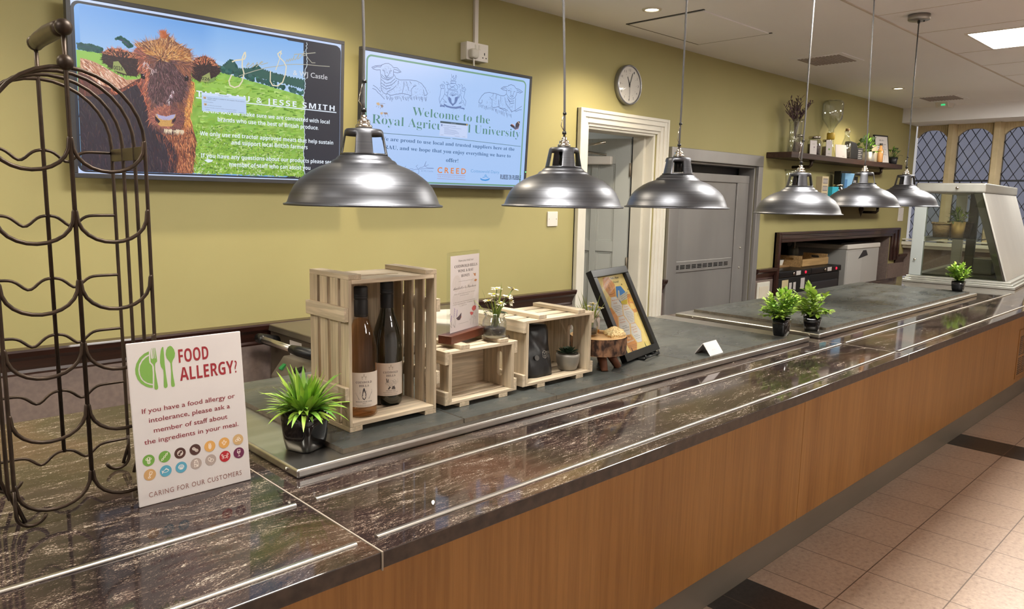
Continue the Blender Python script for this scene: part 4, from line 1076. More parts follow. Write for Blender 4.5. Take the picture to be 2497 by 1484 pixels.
# --- wine bottles
def bottle(label, loc, glass, liquid, fill, art, rz):
    t = thing('wine_bottle', label, 'bottle', loc, rz, 'wine bottles in the tall crate')
    out = [(0.0001, 0.006), (0.022, 0.001), (0.033, 0.0), (0.0365, 0.005), (0.037, 0.02), (0.037, 0.150), (0.0358, 0.166), (0.031, 0.188), (0.0245, 0.208), (0.0185, 0.226), (0.0155, 0.242), (0.0143, 0.262), (0.0143, 0.296), (0.0001, 0.297)]
    MB().lathe(out, 40, caps=False).build('glass', glass, t)
    if liquid:
        q = [(r * 0.93, z + (0.003 if z < 0.01 else 0)) for r, z in out if z <= fill] + [(0.0001, fill)]
        MB().lathe(q, 40, caps=False).build('wine', liquid, t)
    cap = [(0.0150, 0.234), (0.0153, 0.236), (0.0153, 0.272), (0.0146, 0.273), (0.0146, 0.275), (0.0155, 0.276), (0.0155, 0.2805), (0.0148, 0.281), (0.0155, 0.282), (0.0155, 0.285), (0.0149, 0.2855), (0.0155, 0.2865), (0.0155, 0.302), (0.014, 0.304), (0.0001, 0.304)]
    MB().lathe([(r + 0.0006, z) for r, z in cap], 32).build('screw_cap', M_['blackmatt'], t)
    o = art.build('label', M_['print'], t)          # wrap the flat label round the body
    for v in o.data.vertices:
        rr = 0.0373 + -v.co.y; a = v.co.x / 0.0373 - PI / 2
        v.co = (rr * math.cos(a), rr * math.sin(a), v.co.z)
    return t
INK = (66, 60, 60)
def label_art(rose):
    A = Art(0.03); z0 = 26 if rose else 25; W2 = 42; H = 82
    A.grid(-W2, W2, z0, z0 + H, 24, 2, lambda x, y: (226, 214, 200))
    A.up()
    c = (150, 132, 112)
    for l in ([(-4, 71), (-5, 76), (-3, 74), (0, 78), (3, 74), (5, 76), (4, 71), (-4, 71)], [(-5, 69), (5, 69)], [(-3, 69), (-4, 71)], [(3, 69), (4, 71)], [(0, 78), (0, 81)], [(-1.5, 80), (1.5, 80)]): A.line(c, 0.8, [(x, y + z0 - 3) for x, y in l], up=False)
    A.text((90, 80, 74), 'COTSWOLD', -19, 19, z0 + 56.5, 5.2, 'serif'); A.text((90, 80, 74), 'HILLS', -11.5, 11.5, z0 + 48.5, 5, 'serif', up=False)
    A.up()
    for k in range(9):
        y = z0 + 40 - k * 1.2
        A.line((168, 158, 150), 0.35, [(-22 + 5 * (j % 2) + j * 7 * 1.0, y + math.sin(j * 1.3 + k) * 1.2) for j in range(7)], up=False)
    if rose:      # a dark bird with spread wings
        A.poly(INK, [(-3, z0 + 40), (-1.5, z0 + 45), (1, z0 + 45.5), (2, z0 + 42), (3, z0 + 38), (5, z0 + 30), (4, z0 + 22), (1, z0 + 17), (-3, z0 + 19), (-5, z0 + 26)])
        for s in (-1, 1):
            for k in range(9):
                A.line(jit((96, 90, 88), 18), 1.2, [(s * 3, z0 + 35 - k * 0.9), (s * (19 - k * 0.9), z0 + 34 - k * 2.0 + (2 if s > 0 else 0))], up=False)
        A.text((96, 88, 84), 'ENGLISH ROSE WINE', -19, 19, z0 + 12, 2.6, 'sans', 0.01); A.text((96, 88, 84), '2023', -4, 4, z0 + 8, 2.2, up=False)
        A.text((130, 120, 112), 'ROYAL AGRICULTURAL UNIVERSITY', -19, 19, z0 + 4.2, 1.6, up=False); A.text((130, 120, 112), 'GLOUCESTERSHIRE, ENGLAND', -16, 16, z0 + 1.6, 1.6, up=False)
    else:         # a running hare
        A.poly((112, 104, 98), [(-14, z0 + 31), (-10, z0 + 36), (-6, z0 + 35), (0, z0 + 40), (9, z0 + 41), (14, z0 + 36), (13, z0 + 28), (7, z0 + 23), (2, z0 + 22), (-4, z0 + 23), (-8, z0 + 28), (-12, z0 + 28)])
        A.poly((96, 88, 84), [(-11, z0 + 35), (-12, z0 + 44), (-10, z0 + 44), (-8.5, z0 + 36)]); A.poly((96, 88, 84), [(-8.5, z0 + 35), (-7, z0 + 43), (-5.5, z0 + 42), (-6.5, z0 + 35)])
        A.poly((88, 80, 76), [(-4, z0 + 24), (-8, z0 + 17), (-5, z0 + 16), (0, z0 + 22)]); A.poly((88, 80, 76), [(4, z0 + 24), (1, z0 + 17), (5, z0 + 16), (9, z0 + 24)])
        A.poly((88, 80, 76), [(8, z0 + 26), (12, z0 + 17), (7, z0 + 15.5), (5, z0 + 19)])
        A.strokes([(-14, z0 + 31), (0, z0 + 40), (13, z0 + 37), (8, z0 + 23), (-6, z0 + 24)], 160, lambda x, y: -0.6, 2.2, 0.4, lambda x, y: random.choice([(70, 64, 60), (150, 142, 134), (100, 94, 90)]))
        A.text((96, 88, 84), 'ORTEGA 2023', -12, 12, z0 + 12, 2.6, 'sans', 0.01); A.text((96, 88, 84), 'ENGLISH REGIONAL WHITE WINE', -19, 19, z0 + 8, 2.0, up=False)
        A.text((130, 120, 112), 'ROYAL AGRICULTURAL UNIVERSITY', -18, 18, z0 + 4.2, 1.6, up=False); A.text((130, 120, 112), 'GLOUCESTERSHIRE, ENGLAND', -16, 16, z0 + 1.6, 1.6, up=False)
    return A
BZ = SZ + 0.0219
gr = thin_glass('rose_bottle_glass', (254, 249, 243), 0.04)
wn = thin_glass('rose_wine', (252, 234, 214), 0.15, 1.2, 0.4)
gd = mat('dark_green_bottle', (30, 30, 18), 0.05, spec=0.6, coat=0.6)
bottle('pale rose wine bottle with a bird on its label', (0.928, 1.466, BZ), gr, wn, 0.232, label_art(True), -0.42)
bottle('dark green wine bottle with a hare on its label', (1.032, 1.513, BZ), gd, None, 0.0, label_art(False), -0.35)

# --- acrylic menu holder on the small crate
BT = SZ + 0.1616
t = thing('menu_holder', 'clear acrylic card holder in a red brown wooden block', 'menu holder', (1.185, 1.462, BT), math.radians(19))
MB().box(-0.018, 0.156, -0.021, 0.019, 0.0, 0.0215).build('block', M_['redwood'], t, bevel=0.001)
box(-0.004, 0.155, -0.0028, 0.0028, 0.008, 0.232).build('acrylic_panel', M_['acryl'], t, bevel=0.0006)
A = Art(0.02)
A.grid(4, 151, 24, 223, 4, 6, lambda x, y: (212, 203, 201))
for x, y, r in ((35, 150, 22), (100, 120, 26), (60, 110, 24), (120, 140, 18), (30, 110, 16)):
    A.disc((207, 197, 193), x, y, r)
    for k in range(5): A.line((198, 187, 183), 0.5, ell(x, y, r * (0.3 + 0.16 * k), r * (0.3 + 0.14 * k), k, 16, k, k + 4), up=False)
for i, q in enumerate(ART['card']['text']):
    A.text((96, 88, 84) if i not in (1, 2, 3) else (74, 68, 66), q[0], q[1], q[2], q[3], q[4] if i != 4 else 7.5, 'serif' if i in (1, 2, 3) else 'script' if i == 4 else 'sans', up=(i == 0))
for l in ART['card']['lines']: A.line((120, 110, 106), 0.5, l)
for l in ART['card']['stems'] + ART['card']['lstem']: A.line((96, 100, 88), 0.7, l, up=False)
for p in ART['card']['poppy']: A.poly((196, 92, 92), p)
for l in ART['card']['lav']:
    (x0, y0), (x1, y1) = l
    for k in range(9): A.disc(jit((150, 132, 168)), x0 + (x1 - x0) * k / 8 + (1.0 if k % 2 else -1.0), y0 + (y1 - y0) * k / 8, 1.5, 8, up=False)
A.poly((84, 70, 78), ART['card']['bfly']); A.disc((206, 130, 110), *ART['card']['bfly'][3], 1.8, 8)
for p in ART['card']['bees']: A.poly((176, 120, 76), p)
A.build('printed_card', M_['print'], t, loc=(0, -0.0031, 0))

# --- jars of flowers
def flower_jar(label, loc, R, H, heads, blades, seed, tall):
    t = thing('flower_jar', label, 'flower jar', loc)
    pr = [(0.0001, 0.002), (R * 0.86, 0.0), (R, 0.006), (R, H * 0.55), (R * 0.96, H * 0.68), (R * 0.80, H * 0.82), (R * 0.78, H * 0.9), (R * 0.90, H * 0.93), (R * 0.90, H), (R * 0.82, H), (R * 0.80, H * 0.94), (R * 0.72, H * 0.88), (R * 0.74, H * 0.82), (R * 0.90, H * 0.66), (R * 0.93, H * 0.5), (R * 0.93, 0.008), (0.0001, 0.005)]
    MB().lathe(pr, 32, caps=False).build('glass', M_['glass'], t)
    MB().lathe([(0.0001, 0.0055), (R * 0.9, 0.0085), (R * 0.9, H * 0.36), (R * 0.5, H * 0.43), (0.0001, H * 0.41)], 28, caps=False).build('pebble_fill', M_['soil'], t)
    rnd = random.Random(seed)
    for (x, y, z, tl) in heads:
        f = MB().tube([(x * 0.15, y * 0.15, H * 0.4), (x * 0.2, y * 0.2, H), (x * 0.7, y * 0.7, (z + H) * 0.55), (x, y, z)], 0.0013, 6).build('flower', M_['stem'], t)
        ax = Vector((x, y - 0.015, tl)).normalized()
        pm = MB(); e1 = ax.cross(Vector((0, 0.3, 1))).normalized(); e2 = ax.cross(e1)
        for k in range(13):
            a = 2 * PI * k / 13 + rnd.uniform(-.1, .1); d = e1 * math.cos(a) + e2 * math.sin(a) + ax * rnd.uniform(0.05, 0.4)
            pm.leaf(Vector((x, y, z)), d, 0.0165, 0.0085, 0.15, 0.2, 3, lambda q: math.sin(PI * min(1, 0.15 + 0.8 * q)) ** 0.6)
        pm.build('blossom', M_['petal'], f)
        MB().ball((x + ax.x * 0.002, y + ax.y * 0.002, z + ax.z * 0.002), 0.0042, 10, 0.6).build('centre', M_['yolk'], f)
    mb = MB()
    for k in range(blades):
        a = rnd.uniform(PI * 0.6, PI * 1.6); el = rnd.uniform(0.75, 1.3)
        mb.leaf((rnd.uniform(-.4, .4) * R, rnd.uniform(-.4, .4) * R, H * 0.4), (math.cos(a) * math.cos(el), math.sin(a) * math.cos(el) * 0.6, math.sin(el)), tall * rnd.uniform(0.7, 1.1), 0.005, rnd.uniform(0.1, 0.5), 0.3, 7, lambda q: min(1, 0.5 + q) * (1 - q ** 2.5))
    for k in range(9):
        a = rnd.uniform(-1.2, 1.6); mb.mi = 1
        mb.leaf((0.01 * math.cos(a), 0.01 * math.sin(a), H * 0.98), (math.cos(a), math.sin(a), 0.5), 0.03, 0.014, 0.9, 0.2, 4)
    mb.build('foliage', [M_['leafo'], M_['leafg']], t)
    return t
flower_jar('glass jar of cream daisies on the small crate', (1.338, 1.452, BT), 0.0335, 0.066, [(0.002, -0.004, 0.130, 1.0), (-0.012, -0.008, 0.116, 0.5), (0.064, -0.002, 0.125, 0.2), (-0.020, 0.004, 0.098, 0.2), (0.002, -0.02, 0.092, 0.1), (0.036, -0.01, 0.105, 0.2), (0.046, -0.012, 0.096, 0.0)], 10, 4, 0.125)
# --- log slice stool with honeycomb, honey jar and second jar of flowers
t = thing('log_stool', 'small round bark log slice standing on stubby wooden legs', 'log stool', (1.827, 1.490, SZ + 0.0003))
bark = noisy('rough_bark', (50, 33, 25), (136, 100, 74), 70, 0.85, bump=1.0, detail=8, stretch=(1, 1, 0.6), lo=0.4, hi=0.68)
cut = noisy('cut_log_face', (196, 154, 104), (222, 184, 134), 16, 0.65)
mb = MB(); n = 64; rnd = random.Random(2); zz = [0.05, 0.058, 0.07, 0.085, 0.098, 0.104]
rad = [0.090 + 0.003 * math.sin(3 * 2 * PI * k / n) + rnd.uniform(-0.0025, 0.0025) for k in range(n)]
vs = []
for j, z in enumerate(zz):
    for k in range(n):
        a = 2 * PI * k / n; r = rad[k] + rnd.uniform(-0.002, 0.002); vs.append((r * math.cos(a), r * math.sin(a), z))
mb.add(vs, [(j * n + k, j * n + (k + 1) % n, (j + 1) * n + (k + 1) % n, (j + 1) * n + k) for j in range(len(zz) - 1) for k in range(n)], True)
mb.build('bark', bark, t)
MB().lathe([(0.0001, 0.0505), (0.0905, 0.0505)], n, caps=False).lathe([(0.0001, 0.1045), (0.06, 0.1045), (0.0905, 0.104)], n, caps=False).build('cut_face', cut, t)
for a in (-2.1, -0.9, 0.5, 1.9):
    MB().tube([(0.035 * math.cos(a), 0.035 * math.sin(a), 0.051), (0.068 * math.cos(a), 0.068 * math.sin(a), 0.0)], [0.016, 0.011], 10).build('leg', wood('stool_leg', (104, 64, 44), (134, 86, 60), 'Z', 20, 0.7), t)
comb = mat('honeycomb_wax', (236, 206, 142), 0.5); nt = NT(comb); vv = nt.new('ShaderNodeTexVoronoi'); vv.inputs['Scale'].default_value = 170; nt.link(nt.coords(), vv.inputs['Vector'])
nt.color(nt.ramp(vv.outputs['Distance'], [(0.15, (196, 146, 78)), (0.5, (242, 220, 164))]).outputs['Color']); nt.bump(vv.outputs['Distance'], 0.9, 0.003)
t = thing('honeycomb', 'broken piece of pale yellow honeycomb on the log slice', 'honeycomb', (1.860, 1.450, SZ + 0.1047), 0.5)
mb = MB(); n = 26; rnd = random.Random(8); rr = [0.047 * (1 + 0.28 * math.sin(2 * a * 2 * PI / n + 0.6) * 0.5 + rnd.uniform(-0.16, 0.16)) for a in range(n)]
vs = []
for q, z in ((1.0, 0.0), (1.04, 0.006), (0.94, 0.012), (0.66, 0.018), (0.3, 0.024)):
    for k in range(n): a = 2 * PI * k / n; vs.append((rr[k] * q * math.cos(a), 0.72 * rr[k] * q * math.sin(a), z + (rnd.uniform(0, 0.004) if z > 0 else 0)))
mb.add(vs, [(j * n + k, j * n + (k + 1) % n, (j + 1) * n + (k + 1) % n, (j + 1) * n + k) for j in range(4) for k in range(n)] + [tuple(range(n)), tuple(4 * n + k for k in range(n))], False)
mb.build('wax', comb, t)
flower_jar('glass jar of cream flowers behind the display crate', (1.792, 1.497, SZ + 0.1047), 0.026, 0.062, [(-0.016, -0.01, 0.094, 0.4), (0.026, -0.014, 0.088, 0.3), (0.012, 0.0, 0.10, 0.5)], 22, 9, 0.125)
t = thing('honey_jar', 'small jar of amber honey with a pale label behind the honeycomb', 'honey jar', (1.855, 1.540, SZ + 0.1047))
MB().lathe([(0.0001, 0), (0.023, 0), (0.024, 0.003), (0.024, 0.05), (0.02, 0.056), (0.0001, 0.056)], 28).build('honey', mat('amber_honey', (206, 134, 46), 0.1, coat=0.5), t)
MB().lathe([(0.0245, 0.010), (0.0245, 0.05)], 28, caps=False).build('label', M_['paper'], t)
MB().lathe([(0.022, 0.0565), (0.022, 0.068), (0.0001, 0.069)], 28).build('lid', M_['white'], t)

# --- coffee bag and succulent in the display crate
t = thing('coffee_bag', 'black foil coffee bag slumped inside the low crate', 'coffee bag', (1.529, 1.482, SZ + 0.0199), -0.15)
mb = MB(); nx, nz = 14, 16; vs = []; rnd = random.Random(4)
for s in (-1, 1):
    for j in range(nz + 1):
        q = j / nz
        for i in range(nx + 1):
            u = i / nx * 2 - 1; w = 0.057 - 0.003 * q + (0.004 * math.sin(q * 9) if abs(u) > 0.9 else 0)
            th = 0.030 * (1 - u * u) ** 0.5 * (1 - q ** 2.4) + 0.0012
            bulge = rnd.uniform(-0.0012, 0.0012) + 0.0022 * math.sin(u * 5 + q * 8)
            vs.append((u * w, s * th + (bulge if abs(u) < 0.95 else 0) + 0.024 * q * q, q * 0.150 - 0.007 * (u * u) * q))
o1 = (nx + 1) * (nz + 1)
fs = []
for s in (0, o1):
    for j in range(nz):
        for i in range(nx):
            a = s + j * (nx + 1) + i; fs.append((a, a + 1, a + nx + 2, a + nx + 1))
for j in range(nz):
    for i in (0, nx):
        a = j * (nx + 1) + i; fs.append((a, a + nx + 1, a + nx + 1 + o1, a + o1))
for i in range(nx):
    fs.append((i, i + 1, i + 1 + o1, i + o1)); a = nz * (nx + 1) + i; fs.append((a, a + 1, a + 1 + o1, a + o1))
mb.add(vs, fs, True); mb.build('bag', mat('black_foil', (24, 24, 25), 0.33, spec=0.5), t)
A = Art(0.05)
GLD = (176, 172, 162)
for l in ([(-2, 8), (6, 4), (6, 18), (-2, 22), (-2, 8)], [(6, 4), (14, 8), (14, 22), (6, 18)], [(-2, 22), (6, 26), (14, 22)], [(1, 12), (6, 9), (10, 12)]): A.line(GLD, 0.9, [(x + 10, y + 50) for x, y in l], up=False)
A.text(GLD, 'COTSWOLD', 26, 38, 70, 2.2); A.text(GLD, 'COFFEE', 26, 36, 66, 2.2, up=False)
for k in range(4): A.line((140, 138, 132), 0.5, [(27, 62 - k * 2.4), (38 - k, 62 - k * 2.4)], up=False)
A.disc((92, 90, 88), -14, 58, 7.5)
o = A.build('print', M_['print'], t)
for v in o.data.vertices:
    u = v.co.x / 0.055; q = v.co.z / 0.150
    v.co.y += -(0.030 * max(0.0, 1 - u * u) ** 0.5 * (1 - max(q, 0) ** 2.4) + 0.0012) + 0.024 * q * q - 0.0042
t = thing('succulent', 'small green succulent in a round grey pot inside the low crate', 'potted plant', (1.660, 1.47, SZ + 0.0199))
MB().lathe([(0.0001, 0), (0.024, 0), (0.028, 0.004), (0.034, 0.022), (0.0365, 0.042), (0.036, 0.05), (0.033, 0.05), (0.032, 0.043), (0.0001, 0.043)], 36, caps=False).build('pot', noisy('grey_glazed_pot', (128, 124, 116), (142, 138, 130), 20, 0.4, 0.25), t)
mb = MB(); rnd = random.Random(6)
for k in range(30):
    a = k * 2.4; el = 0.05 + 1.2 * k / 30
    mb.leaf((0.004 * math.cos(a), 0.004 * math.sin(a), 0.047), (math.cos(a) * math.cos(el), math.sin(a) * math.cos(el), math.sin(el)), 0.037 - 0.015 * k / 30, 0.014, -0.35, 0.5, 4, lambda q: (0.6 + 0.8 * q) * (1 - q ** 3.5))
mb.build('rosette', M_['succ'], t)

# --- tilted framed honey poster on a small easel
t = thing('poster_frame', 'tilted black frame holding a yellow honey poster', 'picture frame', (1.930, 1.447, 0.9405), math.radians(12))
t.rotation_euler = (-math.radians(27), 0, math.radians(12))
fw_, fh = 0.27, 0.326
mb = MB(); b = 0.026
mb.box(0, fw_, 0, 0.022, 0, b).box(0, fw_, 0, 0.022, fh - b, fh).box(0, b, 0, 0.022, b, fh - b).box(fw_ - b, fw_, 0, 0.022, b, fh - b)
mb.build('frame', M_['black'], t, bevel=0.0012)
box(b, fw_ - b, 0.014, 0.018, b, fh - b).build('backing', M_['darkgrey'], t)
A = Art(0.02); PX = ART['poster']
X0, X1, Y0, Y1 = 26, 244, 26, 300
A.grid(X0, X1, Y0, Y1, 6, 8, lambda x, y: (246, 216, 138)); A.up()
OR, YL, WH = (224, 150, 84), (244, 206, 96), (232, 224, 222)
clip = lambda P: [(min(X1, max(X0, x)), min(Y1, max(Y0, y))) for x, y in P]
for (cx, cy) in ((235, 120), (235, 80), (60, 240), (225, 160), (40, 180), (210, 60)): A.line((226, 178, 84), 0.7, clip(ell(cx, cy, 22, 22, 0.5, 6)), up=False)
for k2 in ('or1', 'or2', 'or3', 'or4'): A.poly(OR, clip(PX['hex'][k2]), up=False)
A.up()
A.poly((72, 130, 196), clip(PX['hex']['photo']))
A.poly((206, 196, 180), PX['tower']); A.poly((206, 176, 50), PX['green'])
for k in range(9):
    (x0, y0), (x1, y1) = PX['tower'][2], PX['tower'][3]
    for r in range(3): A.rect((110, 104, 100), x0 + (x1 - x0) * (k + .3) / 9, y0 - 6 - r * 7 + (y1 - y0) * k / 9, x0 + (x1 - x0) * (k + .7) / 9, y0 - 2 - r * 7 + (y1 - y0) * k / 9, up=False)
for k2 in ('w1', 'w2', 'w3', 'w4'): A.poly(WH, clip(PX['hex'][k2])); A.line(OR, 1.2, clip(PX['hex'][k2]), True)
A.poly((246, 206, 120), PX['jar']); A.poly((240, 180, 70), PX['dip'])
A.line((66, 50, 44), 1.0, PX['crest'], True); cxm = sum(p[0] for p in PX['crest']) / 9; cym = sum(p[1] for p in PX['crest']) / 9
for k in range(5): A.line((66, 50, 44), 0.9, ell(cxm, cym - 8 + 6 * k, 9 - k, 5, 0, 10, k, k + 4.6), up=False)
for i, q in enumerate(PX['text']):
    c = (60, 54, 48) if i < 2 or 13 <= i else (214, 132, 70)
    if i in (11, 12): c = (240, 232, 220)
    A.text(c, q[0], q[1], q[2], q[3], q[4], 'sans', 0.015, up=(i == 0))
for l in PX['tl']: A.line((90, 84, 84), 0.9, l, up=False)
for (x, y) in ((105, 78), (205, 262), (238, 240), (180, 290)):
    A.disc((40, 36, 34), x, y, 4, 12, 3); A.disc((240, 200, 80), x + 3, y, 3, 10, 2.4, up=False)
A.build('poster', M_['print'], t, loc=(0, 0.0135, 0))
box(b, fw_ - b, 0.010, 0.0115, b, fh - b).build('glazing', M_['acryl'], t)
t = thing('display_easel', 'small black wire easel under the tilted honey poster', 'easel', (1.930, 1.447, 0.9321), math.radians(12))
for x in (0.09, 0.20):
    MB().tube([(x, 0.20, 0.0035), (x, 0.012, 0.0035), (x, -0.020, 0.0035), (x, -0.026, 0.008), (x, -0.022, 0.018)], 0.0032, 8).tube([(x, 0.012, 0.0035), (x, 0.012 + 0.052, 0.09), (x, 0.20, 0.0035)], 0.0032, 8).build('wire_leg', M_['black'], t)
for y, z in ((0.20, 0.0035), (-0.026, 0.009)): MB().tube([(0.09, y, z), (0.20, y, z)], 0.0028, 8).build('cross_wire', M_['black'], t)
# --- tent card
t = thing('tent_card', 'small white folded tent card on the slate', 'card', (2.262, 1.372, 0.9322), 0.06)
MB().prism([(-0.031, 0), (-0.0295, 0), (0.0, 0.0385), (0.0295, 0), (0.031, 0), (0.0005, 0.041), (-0.0005, 0.041)], 0.0, 0.095, 'x').build('card', M_['paper'], t)
A = Art(0.02)
A.text((120, 150, 190), 'PLEASE ASK OUR TEAM', 22, 74, 37, 4); 
for k, (a, bb) in enumerate(((14, 82), (16, 80), (30, 66))): A.text((116, 126, 150), ['if you have any food allergy or need help', 'with ingredients please ask a member of', 'staff, thank you'][k], a, bb, 30 - 6 * k, 2.6, up=False)
m4 = Matrix.Translation((0, -0.0312, 0)) @ Matrix.Rotation(-math.atan2(0.031, 0.041), 4, 'X')
A.build('printing', M_['print'], t, M4=m4)

t = thing('feather', 'tiny white feather lying on the granite between the two rails', 'feather', (0.806, 1.035, 0.9003), 0.9)
mb = MB(); mb.leaf((0, 0, 0.002), (1, 0, 0.05), 0.022, 0.006, 0.1, 0.3, 5); mb.build('vane', M_['petal'], t)

# ================================================================== SCREENS
def tv(name, label, loc, w, h, art, bz=(15, 15, 16, 15)):
    t = thing(name, label, 'television', loc); t.rotation_euler = (math.atan(0.035 / 0.61), 0, 0)
    z0 = 0.007
    W_, H_ = w / 1000, h / 1000; l, r, b, tp = (q / 1000 for q in bz)
    mb = MB()
    mb.box(0, W_, 0, 0.03, z0, z0 + b).box(0, W_, 0, 0.03, z0 + H_ - tp, z0 + H_).box(0, l, 0, 0.03, z0 + b, z0 + H_ - tp).box(W_ - r, W_, 0, 0.03, z0 + b, z0 + H_ - tp)
    mb.build('bezel', M_['darkgrey'], t, bevel=0.0015)
    box(l, W_ - r, 0.004, 0.03, z0 + b, z0 + H_ - tp).box(0.05, W_ - 0.05, 0.03, 0.062, z0 + 0.03, z0 + H_ - 0.04).build('back_housing', M_['black'], t, bevel=0.003)
    art.build('screen', M_['screen'], t, loc=(0, 0.0036, 0))
    box(W_ * 0.35, W_ * 0.65, 0.0622, 0.08, 0.2, 0.45).build('wall_bracket', M_['darkgrey'], t)
    return t
# --- the farm picture: a shaggy brown cow in a field
A = Art(0.03); A.ymin = 33; T1 = ART['tv1']; CW = ART['cow']
A.grid(11, 1039, 12, 600, 4, 4, lambda x, y: (198, 216, 252))
def rrect(x0, y0, x1, y1, r, n=8):
    p = []
    for cx, cy, a0 in ((x1 - r, y1 - r, 0), (x0 + r, y1 - r, PI / 2), (x0 + r, y0 + r, PI), (x1 - r, y0 + r, PI * 1.5)):
        p += [(cx + r * math.cos(a0 + PI / 2 * k / n), cy + r * math.sin(a0 + PI / 2 * k / n)) for k in range(n + 1)]
    return p
A.poly((38, 42, 54), rrect(15, 27, 1034, 590, 26))
PX0, PX1, PY0, PY1 = 25, 866, 33, 582
def sky(x, y):
    q = min(1, max(0, (y - 400) / 180)); return lerp((172, 204, 242), (110, 164, 230), q) if x < 500 else lerp((178, 208, 242), (128, 178, 236), q)
def edge(pts):
    return pts
A.poly((120, 172, 234), [(x, y) for x, y in rrect(25, 33, 800, 582, 20)])
A.grid(40, 860, 380, 578, 14, 8, sky)
def field(x, y):
    q = (y - 33) / 400; c = lerp((132, 172, 62), (142, 190, 84), q)
    return jit(c, 16)
A.grid(26, 866, 38, 432, 60, 30, field)
A.poly((150, 196, 92), [(26, 380), (26, 432), (110, 424), (120, 380)])
A.poly(sky(500, 420), [(330, 400), (520, 420), (870, 366), (870, 440), (330, 470)])
A.poly((44, 84, 92), T1['trees']); A.poly((48, 66, 96), T1['bush']); A.poly((46, 92, 84), T1['treesr'])
for P_ in ('trees', 'treesr', 'bush'):
    A.up()
    for (x0, y0), (x1, y1) in zip(T1[P_], T1[P_][1:]):
        for k in range(6): A.disc(jit((44, 88, 84), 10), x0 + (x1 - x0) * k / 6, y0 + (y1 - y0) * k / 6, random.uniform(3, 6), 8, up=False)
for k in range(130):
    x = random.uniform(455, 862); y = lerp((438,), (378,), (x - 455) / 407)[0] + random.uniform(-6, 10)
    A.disc(jit((40, 90, 84), 16), x, y, random.uniform(4, 9), 8, up=(k % 30 == 0))
A.poly((150, 194, 84), [(450, 400), (600, 388), (740, 372), (866, 340), (866, 280), (450, 300)])
gp = [(400, 33), (866, 33), (866, 345), (740, 372), (600, 388), (430, 405)]
A.strokes(gp, 900, lambda x, y: 0.1, 26, 7, lambda x, y: random.choice([(120, 168, 52), (150, 192, 70), (166, 204, 96), (104, 148, 46), (178, 206, 120)]))
A.strokes([(400, 33), (866, 33), (866, 200), (400, 220)], 1500, lambda x, y: random.uniform(0, 6.28), 10, 5, lambda x, y: random.choice([(96, 140, 40), (140, 182, 60), (190, 212, 150), (150, 176, 78), (84, 124, 44), (206, 214, 190) if y < 80 else (150, 190, 70)]))
def fur(poly, n, ang, L, w, pal): A.strokes(poly, n, ang, L, w, lambda x, y: random.choice(pal))
clipy = lambda P: [(min(866, max(26, x)), min(580, max(34, y))) for x, y in P]
bk = clipy(CW['back']); A.poly((198, 150, 120), bk)
fur(bk, 900, lambda x, y: -0.9, 24, 3.4, [(226, 176, 150), (186, 120, 90), (240, 214, 196), (150, 92, 74), (206, 150, 120)])
bd = clipy(CW['body']); A.poly((96, 58, 52), bd)
fur(bd, 1300, lambda x, y: -1.3 - 0.001 * x, 26, 3.2, [(116, 66, 56), (84, 50, 48), (140, 80, 66), (96, 58, 56)])
fur([(x, y) for x, y in clipy([(CW['body'][i][0], CW['body'][i][1]) for i in range(2, 9)])], 500, lambda x, y: -1.1, 22, 3, [(176, 96, 72), (214, 120, 84), (140, 78, 66)])
dk = clipy(CW['dark']); A.poly((48, 40, 52), dk)
fur(dk, 1200, lambda x, y: -1.45, 26, 3, [(52, 43, 54), (44, 38, 50), (62, 48, 56), (72, 50, 54)])
ch = clipy(CW['chest'])
fur([(x - 34, y) for x, y in ch], 500, lambda x, y: -1.5, 24, 3, [(110, 66, 58), (74, 50, 54), (140, 84, 66)])
A.poly((150, 88, 64), ch)
fur(ch, 1200, lambda x, y: -1.5 + 0.0012 * (x - 300), 24, 3, [(196, 120, 82), (150, 84, 60), (224, 152, 104), (110, 62, 52), (84, 50, 48)])
nr = clipy(CW['neckr']); A.poly((196, 124, 72), nr); fur(nr, 600, lambda x, y: -1.5, 20, 3, [(214, 140, 78), (238, 176, 96), (170, 100, 66)])
fur([(385, 120), (415, 330), (400, 330), (375, 120)], 0, lambda x, y: -1, 10, 2, [(255, 220, 120)])
for e in ('earl', 'earr'):
    P = CW[e]; A.poly((50, 34, 38), P); cx = sum(p[0] for p in P) / len(P); cy = sum(p[1] for p in P) / len(P)
    A.strokes(P, 700, lambda x, y: math.atan2(y - cy, x - cx), 11, 2.2, lambda x, y: random.choice([(196, 110, 78), (150, 80, 64), (222, 150, 110)]) if y > cy + 14 else random.choice([(52, 36, 40), (68, 44, 44), (40, 30, 36)]))
hd = CW['head']; A.poly((120, 76, 62), hd)
hx, hy = 259, 455
wx = (sum(p[0] for p in hd) / len(hd))
whorl = CW['faced'][0]; hx, hy = whorl[0], whorl[1] - 5
radial = lambda x, y: math.atan2(y - hy, (x - hx) * 0.8 + 0.01) if y > hy - 8 else -PI / 2 + (x - hx) * 0.008
def headpal(x, y):
    if y > hy + 30: return random.choice([(206, 146, 92), (176, 116, 76), (222, 176, 128), (140, 92, 70)])
    if x < hx - 38: return random.choice([(196, 104, 78), (224, 140, 104), (160, 86, 72), (140, 84, 84)])
    if x > hx + 52: return random.choice([(150, 96, 76), (104, 70, 66), (176, 112, 84)])
    return random.choice([(120, 82, 80), (96, 66, 68), (150, 104, 98), (84, 60, 64)])
A.strokes(hd, 3000, radial, 20, 2.4, headpal)
A.poly((76, 52, 56), CW['faced'])
A.strokes(CW['faced'], 1500, radial, 18, 2.2, lambda x, y: random.choice([(92, 64, 68), (70, 50, 56), (120, 84, 86), (140, 104, 106), (60, 44, 50)]))
